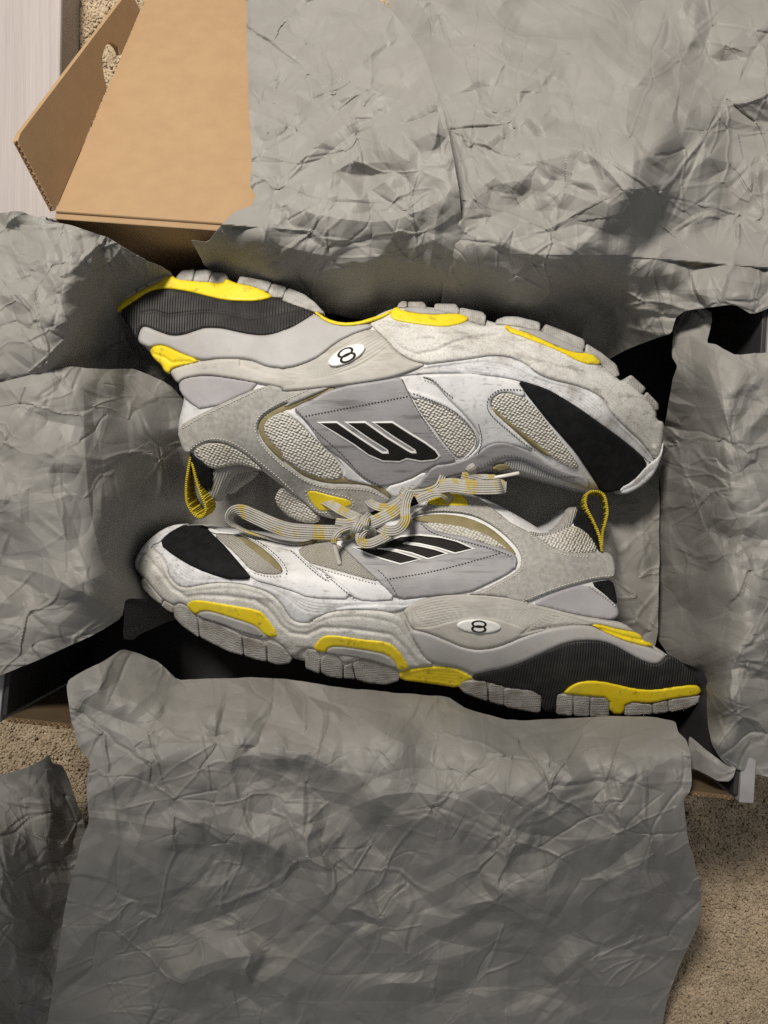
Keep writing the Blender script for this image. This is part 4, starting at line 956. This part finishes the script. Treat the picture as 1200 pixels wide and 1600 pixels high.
slab('eyelet_patch', z('B', (136, 1198), (165, 1184), (260, 1212), (374, 1238), (390, 1260), (372, 1280), (220, 1304), (188, 1284), (156, 1242)), HU, M['yellow'], U, off=.0014, bev=.0005, s=1.8, smooth=1)
stitches('stitching', [z('A', (940, 762), (590, 925), (452, 1010)), z('A', (500, 1135), (560, 1085), (640, 1058), (720, 1070), (810, 1112), (910, 1195), (1010, 1275), (1110, 1372)), z('A', (1191, 778), (1100, 820), (945, 895), (880, 975), (900, 1062), (962, 1145), (1070, 1240)) + z('B', (-10, 1040), (60, 1090), (130, 1138), (250, 1178), (400, 1178), (500, 1190), (580, 1235)),
                       z('B', (128, 1195), (165, 1174), (260, 1200), (385, 1228), (400, 1262), (378, 1292), (215, 1316), (180, 1290), (146, 1245), (128, 1195))], HU, M['thread_white'], U, off=.0012)
stitches('stitching', [z('B', (130, 777), (700, 667)), z('B', (75, 735), (120, 785), (180, 850), (240, 905), (300, 955), (360, 1015), (420, 1085), (480, 1130), (540, 1160)), z('B', (665, 575), (700, 650), (750, 745), (810, 830), (860, 905), (930, 985), (975, 1025)),
                       z('B', (725, 652), (830, 690), (950, 748), (1040, 830), (1078, 900), (1065, 960)), z('B', (1085, 820), (1108, 900), (1085, 985)), z('B', (780, 560), (850, 585), (880, 625), (950, 680)),
                       z('C', (280, 598), (200, 594), (130, 596), (78, 645), (72, 700), (110, 752), (180, 810), (280, 895), (350, 940))], HU, M['thread_dark'], U, off=.0010)
stitches('stitching', [z('C', (20, 1020), (70, 1000), (120, 970), (180, 955), (250, 962), (340, 1000), (440, 1050), (560, 1095))], HU, M['thread_dark'], U, off=.0018, r=.0002)
a = z('A', (516, 1150), (500, 1240), (488, 1330), (492, 1430), (530, 1500), (572, 1522), (600, 1490), (596, 1440), (570, 1380), (545, 1300), (522, 1200))
pull_loop(U, [(p[0], p[1], .083 - .004 * math.sin(i / 10 * math.pi)) for i, p in enumerate(a)], .014, (15, -9), 0)

# ---------------- shoe with its sole toward the front wall
HL = TPS([(214, 870, .056), (235, 930, .060), (300, 985, .064), (400, 1030, .064), (450, 1040, .064), (560, 1058, .064), (700, 1068, .062), (850, 1098, .060), (1000, 1108, .060), (1088, 1085, .063), (1060, 1050, .070),
          (250, 890, .070), (310, 925, .080), (420, 940, .086), (540, 985, .088), (650, 950, .094), (750, 980, .094), (900, 1000, .086), (990, 1015, .076), (900, 1040, .081), (760, 1040, .080), (950, 1075, .070), (660, 1030, .078),
          (270, 835, .058), (260, 860, .066), (330, 870, .079), (420, 880, .086), (480, 910, .091), (600, 910, .095), (680, 890, .095), (700, 850, .088), (620, 850, .084), (720, 790, .076), (800, 790, .074), (860, 850, .083), (900, 890, .084), (945, 890, .075), (955, 930, .077), (900, 940, .086),
          (900, 830, .074), (890, 800, .064), (930, 850, .070), (450, 850, .074), (370, 838, .066), (310, 825, .058), (550, 830, .080), (640, 790, .076), (980, 980, .078)], 2e-4, .011)
Ls = empty('sneaker', (.02, -.06, .0062), 'worn grey sneaker under the lace bow, its sole facing the kraft front wall', 'sneaker', 'pair of worn grey sneakers')
slab('upper', [(222, 880), (226, 850), (250, 828), (275, 820), (320, 822), (380, 832), (440, 845), (500, 846), (560, 815), (640, 795), (690, 770), (740, 770), (790, 795), (830, 818), (850, 832), (880, 825), (896, 800), (905, 792), (920, 805), (932, 830), (938, 860), (956, 868), (960, 905), (966, 945), (960, 975),
               (900, 990), (800, 985), (650, 960), (520, 970), (420, 930), (300, 905), (250, 900)], HL, M['white_leather'], Ls, off=-.0012, bev=.006, s=4, bottom=.0085)
slab('midsole', [(213, 888), (224, 875), (245, 870), (300, 890), (420, 915), (560, 935), (700, 920), (850, 940), (960, 970), (990, 990), (1040, 1020), (1075, 1050), (1092, 1075), (1080, 1092), (1000, 1104), (900, 1104), (800, 1090), (720, 1072), (660, 1066), (600, 1054), (500, 1040), (420, 1018), (340, 990), (280, 960), (240, 925), (222, 905)], HL, M['foam'], Ls, off=-.0016, bev=.004, s=4, bottom=.0085)
lugs(Ls, [z('D', (108, 462), (130, 446), (200, 536), (232, 570), (225, 600), (170, 560), (118, 505)), z('D', (226, 606), (240, 575), (298, 606), (292, 645), (270, 640)),
          z('D', (290, 615), (325, 588), (372, 606), (420, 655), (432, 700), (440, 788), (345, 722), (302, 675)), z('D', (438, 660), (560, 705), (680, 770), (692, 890), (610, 868), (530, 828), (446, 785), (436, 700)), z('D', (688, 775), (790, 800), (820, 830), (824, 925), (760, 912), (698, 892)), z('D', (828, 800), (915, 835), (968, 905), (955, 932), (895, 944), (830, 926)),
          z('E', (-10, 1000), (60, 1018), (76, 1060), (66, 1145), (-10, 1112)), z('E', (72, 1065), (100, 1026), (160, 1038), (192, 1090), (190, 1170), (110, 1158), (75, 1135)), z('E', (196, 1100), (238, 1080), (244, 1120), (258, 1172), (196, 1168)), z('E', (244, 1085), (290, 1056), (380, 1078), (474, 1110), (500, 1150), (488, 1180), (420, 1200), (330, 1194), (262, 1174)),
          z('E', (806, 1206), (836, 1176), (962, 1178), (968, 1292), (900, 1268), (840, 1243)), z('E', (974, 1186), (1057, 1202), (1055, 1314), (975, 1294)), z('F', (26, 1143), (226, 1162), (236, 1185), (226, 1290), (28, 1254)),
          z('F', (318, 1176), (406, 1182), (406, 1304), (314, 1293)), z('F', (412, 1183), (501, 1192), (497, 1308), (412, 1304)), z('F', (506, 1194), (608, 1198), (607, 1308), (501, 1311)), z('F', (692, 1222), (842, 1236), (846, 1294), (690, 1303)), z('F', (846, 1233), (926, 1213), (936, 1282), (851, 1293)), z('F', (930, 1210), (1020, 1196), (1108, 1186), (1102, 1228), (1040, 1263), (941, 1283))], HL, off=-.0004)
slab('heel_foam', z('E', (880, 1148), (1000, 1118)) + z('F', (0, 1043), (120, 1008), (250, 948), (350, 903), (440, 883), (540, 883), (620, 903), (700, 948), (780, 993), (850, 1016), (890, 1008), (935, 960), (1000, 998), (1072, 1068), (1114, 1140), (1080, 1134), (980, 1144), (860, 1164), (760, 1159), (650, 1134), (560, 1114), (470, 1112), (400, 1134), (350, 1178), (318, 1184), (312, 1282), (232, 1276), (236, 1172), (0, 1140)) + z('E', (960, 1182), (890, 1176)), HL, M['black_foam'], Ls, off=.0003, bev=.0012, s=2.6, smooth=1)
slab('heel_band', z('F', (346, 1178), (400, 1128), (470, 1105), (560, 1107), (650, 1127), (760, 1152), (860, 1157), (980, 1137), (1080, 1127), (1113, 1148), (1112, 1188), (1020, 1200), (930, 1213), (850, 1234), (698, 1226), (688, 1296), (612, 1290), (608, 1203), (500, 1194), (400, 1184)), HL, M['yellow'], Ls, off=.0008, bev=.0013, s=2.4, smooth=1)
slab('cradle', z('E', (556, 900), (640, 917), (750, 962), (830, 997), (910, 1012), (1000, 1002), (1100, 967)) + z('F', (100, 873), (250, 823), (400, 796), (500, 798), (600, 843), (700, 888), (830, 918), (862, 938), (932, 963), (892, 1012), (850, 1020), (780, 997), (700, 952), (620, 907), (540, 887), (440, 887), (350, 907), (250, 952), (120, 1012), (0, 1047)) + z('E', (1000, 1122), (886, 1150), (860, 1132), (800, 1107), (700, 1096), (640, 1072), (596, 1000), (566, 950)), HL, M['cradle'], Ls, off=.0012, bev=.0022, s=2.6)
slab('heel_insert', z('F', (496, 792), (560, 797), (650, 822), (752, 838), (788, 860), (790, 884), (855, 905), (834, 923), (760, 908), (680, 883), (580, 838)), HL, M['yellow'], Ls, off=.0013, bev=.0012, s=1.8, smooth=1, grooves=[(z('F', (560, 820), (680, 862), (785, 884)), 2.0, .0012)])
c1 = z('E', (520, 800), (600, 768), (690, 742), (800, 733), (950, 738), (1100, 754), (1200, 778)) + z('F', (150, 700), (250, 722), (400, 762), (490, 788))
c2 = z('E', (548, 890), (650, 893), (760, 862), (850, 838), (940, 835), (1040, 850), (1120, 880), (1190, 905)) + z('F', (100, 860), (200, 830), (260, 816))
slab('flow_panel', z('E', (506, 795), (600, 752), (680, 724), (800, 713), (950, 718), (1100, 733), (1200, 758)) + z('F', (150, 678), (250, 698), (400, 738), (550, 768), (680, 783), (742, 828), (752, 842), (650, 826), (560, 800), (500, 800), (400, 800), (250, 827), (100, 877)) + z('E', (1100, 970), (1000, 1006), (910, 1016), (830, 1001), (750, 966), (640, 921), (560, 906), (532, 842)), HL, M['flow'], Ls, off=.0013, bev=.0022, s=1.9,
     grooves=[(l, 1.2, .0009) for l in between(c1, c2, 10)])
medallion(Ls, z('E', (920, 888))[0], 118 / 3.429, 37 / 3.429, 3, HL)
slab('arch_band', z('E', (484, 1136), (560, 1112), (700, 1096), (800, 1110), (862, 1142), (894, 1165), (850, 1182), (815, 1218), (700, 1200), (600, 1186), (500, 1174)), HL, M['yellow'], Ls, off=-.0004, bev=.0014, s=2.0, smooth=1, grooves=[(l, 1.2, .0004) for l in between(z('E', (520, 1150), (640, 1125), (800, 1140)), z('E', (520, 1165), (640, 1165), (800, 1190)), 4)])
fuL = z('D', (165, 262), (240, 330), (265, 380), (270, 430), (310, 485), (360, 502), (420, 492), (520, 472), (640, 472), (740, 492), (850, 532), (920, 602), (950, 662), (990, 697), (1050, 702), (1100, 690)) + z('E', (0, 865), (60, 835), (130, 805), (240, 795), (380, 800), (450, 812), (510, 800))
fdL = z('D', (182, 250), (215, 256), (300, 324), (420, 394), (560, 444), (640, 459), (740, 459), (860, 489), (1000, 534)) + z('E', (0, 735), (200, 754), (400, 752), (560, 742), (680, 724))
g1 = z('D', (150, 330), (225, 420), (285, 505), (370, 556), (450, 545), (600, 552), (750, 572), (830, 622), (900, 712), (960, 760), (1060, 772)) + z('E', (0, 930), (80, 895), (200, 898), (340, 915), (450, 932), (520, 1000), (585, 1085))
g2 = z('D', (230, 400), (270, 480), (330, 530), (440, 520), (560, 505), (680, 510), (800, 545), (880, 620), (930, 700), (1000, 735), (1080, 730)) + z('E', (40, 870), (140, 840), (280, 835), (400, 850), (480, 880), (540, 960), (600, 1040))
slab('forefoot_midsole', fuL[:-1] + z('E', (520, 842), (545, 900), (582, 980), (632, 1060), (695, 1095), (560, 1112), (540, 1116), (490, 1128), (470, 1110), (380, 1078), (290, 1056), (240, 1078), (192, 1090), (160, 1038), (100, 1026), (60, 1018), (0, 1000)) + z('D', (970, 905), (915, 835), (850, 790), (790, 800), (680, 770), (560, 705), (420, 655), (372, 606), (325, 588), (298, 604), (240, 576), (200, 536), (130, 446), (76, 396), (84, 350), (130, 290)), HL, M['foam'], Ls, off=.0012, bev=.0026, s=2.3, smooth=1, grooves=[(g1, 3.0, .0014), (g2, 2.2, .0006)])
for tg, p in (('D', [(366, 600), (398, 572), (450, 572), (600, 597), (782, 627), (824, 668), (894, 770), (862, 789), (818, 778), (763, 723), (700, 698), (520, 643), (460, 633), (420, 658), (388, 632)]),
              ('E', [(27, 1012), (58, 957), (100, 932), (180, 937), (300, 957), (432, 967), (494, 1018), (534, 1080), (549, 1114), (490, 1128), (472, 1082), (428, 1038), (300, 1013), (160, 993), (112, 1003), (97, 1030)])):
    slab('forefoot_insert', z(tg, *p), HL, M['yellow'], Ls, off=.0022, bev=.0013, s=2.0, smooth=1)
for tg, p in (('D', [(418, 664), (455, 637), (520, 645), (700, 700), (766, 726), (818, 790), (700, 762), (560, 706)]), ('E', [(98, 1030), (115, 1003), (160, 995), (300, 1015), (428, 1040), (482, 1104), (470, 1112), (380, 1080), (290, 1058), (170, 1042)])):
    slab('insert_backing', z(tg, *p), HL, M['groove'], Ls, off=.0018, bev=.0006, s=2.0, smooth=1)
slab('foxing', fuL + fdL[::-1], HL, M['foxing'], Ls, off=.0004, bev=.0009, s=1.9, smooth=1, grooves=[(l, 1.1, .0008) for l in between(fuL, fdL, 5, .45, .92)])
slab('toe_bumper', z('D', (72, 395), (78, 340), (118, 268), (188, 198), (280, 148), (362, 138), (335, 157), (262, 197), (212, 250), (180, 256), (160, 280), (120, 350), (100, 400)), HL, M['foxing'], Ls, off=.0008, bev=.0012, s=2, smooth=1, depth=.012, grooves=[(z('D', (100, 360), (150, 260), (230, 190), (320, 150)), 1.3, .0006)])
slab('toe_patch', z('D', (210, 252), (268, 190), (330, 153), (400, 147), (472, 147), (502, 190), (562, 240), (622, 310), (682, 380), (746, 455), (640, 459), (560, 444), (420, 394), (300, 324)), HL, M['black_cloth'], Ls, off=.0006, bev=.0007, smooth=1)
slab('forefoot_overlay', z('D', (480, 160), (560, 180), (700, 205), (830, 270), (960, 285), (1020, 330), (1100, 400), (1180, 470)) + z('E', (140, 620), (270, 742), (0, 733)) + z('D', (1000, 532), (860, 487), (746, 457), (700, 400), (740, 412), (840, 432), (910, 425), (930, 400), (880, 335), (790, 258), (690, 205), (590, 195), (515, 195)), HL, M['white_leather'], Ls, off=.0005, bev=.0007, s=2.6, smooth=1)
slab('mesh_panel', z('D', (515, 198), (600, 200), (690, 212), (784, 262), (874, 338), (920, 400), (905, 424), (840, 430), (740, 410), (680, 345), (600, 265)), HL, M['knit_fine'], Ls, off=-.0002, bev=.0005, smooth=1)
slab('olive_edge', z('D', (640, 206), (720, 226), (815, 288), (890, 360), (916, 408), (895, 412), (840, 365), (760, 305), (690, 245)), HL, M['olive'], Ls, off=.0002, bev=.0006, s=2, smooth=1)
slab('mesh_panel', z('D', (990, 296), (1050, 258), (1130, 238)) + z('E', (60, 432), (130, 433), (200, 468), (265, 530), (335, 590), (400, 652), (250, 614), (120, 578), (0, 545)) + z('D', (1080, 370)), HL, M['knit_fine'], Ls, off=-.0001, bev=.0005, smooth=1)
slab('side_overlay', z('E', (0, 545), (120, 578), (250, 614), (400, 655), (480, 742), (380, 752), (272, 748), (200, 690), (110, 610), (40, 565)), HL, M['white_leather'], Ls, off=.0004, bev=.0007, s=2.4, smooth=1)
slab('logo_panel', z('E', (170, 440), (250, 425), (380, 380), (500, 338), (600, 322), (650, 345), (700, 385), (800, 408), (900, 432), (1000, 458), (1090, 486), (1130, 525), (1114, 575), (1062, 612), (960, 662), (860, 708), (640, 726), (478, 745), (400, 662), (300, 572), (200, 472)), HL, M['grey_leather'], Ls, off=.0007, bev=.0007, s=2.6, smooth=1)
logoL = z('E', (255, 465), (300, 468), (360, 455), (420, 438), (500, 408), (600, 400), (720, 413), (800, 433), (885, 470), (792, 491), (700, 462), (600, 440), (530, 434), (508, 444), (600, 458), (680, 476), (742, 496), (648, 521), (560, 490), (450, 466), (372, 470), (480, 490), (600, 526), (500, 549), (400, 520), (330, 495))
logo(Ls, logoL, HL, .0012, 2.5)
slab('olive_edge', z('E', (545, 312), (650, 286), (760, 286), (870, 306), (980, 356), (1062, 426), (1125, 500), (1100, 505), (1000, 440), (900, 390), (750, 345), (600, 326)), HL, M['olive'], Ls, off=.0001, bev=.0006, s=2.2, smooth=1)
slab('mesh_panel', z('E', (622, 342), (660, 328), (750, 336), (850, 352), (950, 386), (1022, 426), (1090, 480), (1000, 456), (900, 426), (800, 410), (720, 394), (660, 370)), HL, M['knit'], Ls, off=.0004, bev=.0008, s=2.2, smooth=1)
slab('panel_trim', z('E', (600, 325), (632, 340), (680, 372), (760, 392), (840, 402), (880, 420), (980, 448), (1100, 488), (1130, 525), (1112, 580), (1100, 570), (1110, 525), (1000, 475), (880, 442), (800, 422), (700, 402), (640, 372)), HL, M['grey_leather'], Ls, off=.0012, bev=.0006, s=2, smooth=1)
slab('suede_overlay', z('E', (540, 300), (640, 240), (700, 190), (770, 148), (850, 163), (920, 198), (1000, 258), (1100, 338)) + z('F', (0, 193), (50, 228), (150, 278), (220, 318), (290, 368), (380, 403), (480, 403), (590, 396), (622, 413), (642, 480), (637, 542), (540, 547), (400, 582), (250, 632), (150, 678), (0, 652)) + z('E', (1100, 735), (950, 720), (848, 714), (930, 700), (1080, 622), (1142, 580), (1152, 520), (1122, 460), (1052, 388), (952, 318), (850, 280), (700, 270), (600, 285)), HL, M['suede'], Ls, off=.0012, bev=.0010, s=2.6, smooth=1)
slab('heel_counter', z('F', (165, 682), (300, 620), (480, 568), (602, 650), (658, 700), (660, 758), (600, 770), (450, 748), (300, 712)), HL, M['counter'], Ls, off=.0000, bev=.0009, smooth=1)
slab('heel_gusset', z('F', (500, 568), (560, 555), (625, 552), (640, 600), (655, 700), (600, 645)), HL, M['black_cloth'], Ls, off=-.0004, bev=.0006, s=2.4, smooth=1)
slab('collar_mesh', z('F', (195, 312), (290, 302), (390, 252), (450, 268), (502, 308), (550, 390), (480, 408), (380, 408), (290, 372)), HL, M['knit'], Ls, off=.0002, bev=.0010, s=2.6, smooth=1)
slab('collar_lining', z('F', (140, 276), (250, 298), (330, 268), (378, 200), (398, 155), (438, 146), (415, 230), (385, 268), (300, 308), (205, 318)), HL, M['rib'], Ls, off=-.0002, bev=.0016, s=2.2, smooth=1, depth=.012)
slab('tab_backing', z('F', (436, 150), (482, 175), (522, 220), (548, 290), (564, 394), (548, 388), (502, 308), (450, 268), (400, 248)), HL, M['black_cloth'], Ls, off=-.0004, bev=.0008, s=2.2, smooth=1, depth=.008)
slab('eyelet_patch', z('E', (634, 237), (660, 203), (780, 167), (842, 187), (870, 238), (842, 244)), HL, M['yellow'], Ls, off=.0016, bev=.0005, s=1.8, smooth=1)
stitches('stitching', [z('E', (625, 243), (655, 195), (780, 158), (850, 180), (882, 240), (845, 252), (630, 246)), z('E', (600, 277), (700, 262), (850, 272), (955, 308), (1058, 378), (1132, 455), (1163, 520), (1152, 588), (1085, 632), (940, 708)), z('E', (860, 178), (920, 212), (1000, 272), (1100, 352)) + z('F', (0, 208), (50, 243), (150, 293), (220, 333), (290, 383), (380, 420), (500, 424)),
                       z('F', (630, 526), (540, 532), (400, 566), (250, 617), (130, 668)), z('F', (492, 580), (600, 655), (645, 700)), z('D', (750, 418), (840, 440), (915, 432)), z('E', (10, 558), (120, 590), (250, 626), (380, 660))], HL, M['thread_white'], Ls, off=.0014)
stitches('stitching', [z('E', (380, 585), (430, 632), (490, 735)), z('E', (440, 632), (700, 590), (1050, 490)), z('E', (610, 335), (650, 375), (720, 405), (800, 425), (900, 445), (1100, 510)), z('D', (690, 196), (790, 245), (890, 325), (945, 400), (930, 440)), z('D', (960, 290), (1020, 345), (1100, 420), (1190, 480)) + z('E', (80, 590), (180, 680), (255, 740))], HL, M['thread_dark'], Ls, off=.0012)
a = z('F', (566, 392), (552, 310), (520, 230), (480, 150), (478, 95), (500, 66), (545, 64), (580, 90), (596, 170), (586, 230), (570, 290), (566, 360))
pull_loop(Ls, [(p[0], p[1], .074 - .006 * math.sin(i / 11 * math.pi) + .010) for i, p in enumerate(a)], .012, (-6, 4), 0)

# ---------------- laces
lace(U, 'H', [(905, 335), (960, 365), (1060, 425), (1180, 480), (1290, 530), (1400, 540)], [0.0795, 0.0845, 0.0895, 0.0940, 0.0970, 0.0980], 15, .25)
lace(U, 'I', [(365, 405), (410, 450), (500, 485), (590, 478), (690, 420), (770, 340), (820, 300)], [0.0820, 0.0890, 0.0940, 0.0960, 0.0970, 0.0960, 0.0920], 13, .3)
lace(U, 'I', [(1165, 130), (1140, 180), (1090, 270), (980, 320), (860, 340), (760, 335), (715, 305)], [0.0870, 0.0910, 0.0950, 0.0960, 0.0950, 0.0940, 0.0880], 11, .2)
lace(U, 'J', [(470, 180), (505, 205), (520, 260)], [0.0890, 0.0910, 0.0880], 14, 0, t=.003)
lace(Ls, 'H', [(1130, 610), (1000, 612), (800, 606), (620, 592), (470, 545), (320, 478), (210, 432), (140, 440), (112, 490), (150, 550), (260, 606), (400, 648), (550, 690), (700, 706), (830, 680)],
     [.092, .092, .093, .094, .094, .0935, .092, .089, .085, .081, .080, .080, .081, .083, .086], 23, [.05, .05, .05, .1, .15, .25, .45, .8, 1.2, 1.5, 1.6, 1.6, 1.6, 1.6, 1.5], t=.0018)
lace(Ls, 'I', [(330, 660), (420, 640), (530, 590), (640, 530), (740, 440)], [0.1040, 0.1050, 0.1055, 0.1050, 0.1020], 19, .1)
lace(Ls, 'I', [(800, 330), (765, 420), (752, 520), (752, 620), (690, 705), (590, 728), (500, 700), (440, 650)], [0.1010, 0.1040, 0.1065, 0.1080, 0.1080, 0.1065, 0.1040, 0.1000], 15, [.2, .2, .15, .1, .05, 0, 0, 0])
lace(Ls, 'I', [(430, 765), (400, 725), (340, 725), (285, 780), (300, 850), (380, 862), (480, 825), (570, 775), (600, 740)], [0.1000, 0.1040, 0.1070, 0.1080, 0.1080, 0.1080, 0.1070, 0.1050, 0.1010], 14, [1.0, .8, .5, .3, .2, .2, .2, .2, .2], t=.002)
lace(Ls, 'I', [(300, 600), (275, 650), (245, 710), (225, 770)], [0.1010, 0.1080, 0.1090, 0.1020], 15, 0, t=.0032)
lace(Ls, 'I', [(380, 570), (345, 610), (330, 670), (350, 720)], [0.1000, 0.1060, 0.1085, 0.1010], 13, 0, t=.003)
lace(Ls, 'I', [(40, 640), (120, 650), (200, 640), (280, 610)], [0.0980, 0.1010, 0.1030, 0.1020], 13, .1, t=.0022)
lace(Ls, 'I', [(60, 770), (150, 730), (230, 690), (300, 640)], [0.0990, 0.1015, 0.1040, 0.1040], 12, .1, t=.0024)
lace(Ls, 'H', [(1180, 555), (1100, 570), (1030, 605), (995, 650), (990, 700)], [0.1030, 0.1050, 0.1065, 0.1065, 0.1055], 9, 0, t=.0024)
aglet(Ls, 'H', [(990, 690), (1010, 770), (1042, 882)], [0.1055, 0.1035, 0.1005], 6.5)
lace(Ls, 'J', [(-60, 540), (20, 505), (110, 470), (200, 468), (265, 510), (290, 550)], [0.0990, 0.0980, 0.0970, 0.0960, 0.0930, 0.0870], 14, .15)
lace(Ls, 'J', [(180, 400), (300, 385), (420, 398), (560, 408), (700, 408), (790, 404), (825, 402), (800, 400), (700, 385), (560, 350), (400, 310)], [0.0960, 0.0970, 0.0975, 0.0980, 0.0980, 0.0975, 0.0930, 0.0890, 0.0880, 0.0880, 0.0890], 22, [.3, .25, .2, .1, .1, .1, .1, .1, .1, .1, .1])
lace(U, 'J', [(420, 280), (520, 300), (640, 300), (760, 305)], [0.0860, 0.0870, 0.0880, 0.0890], 9, .3)
aglet(U, 'J', [(750, 308), (880, 285), (1008, 260)], [0.0890, 0.0900, 0.0900], 5.5)
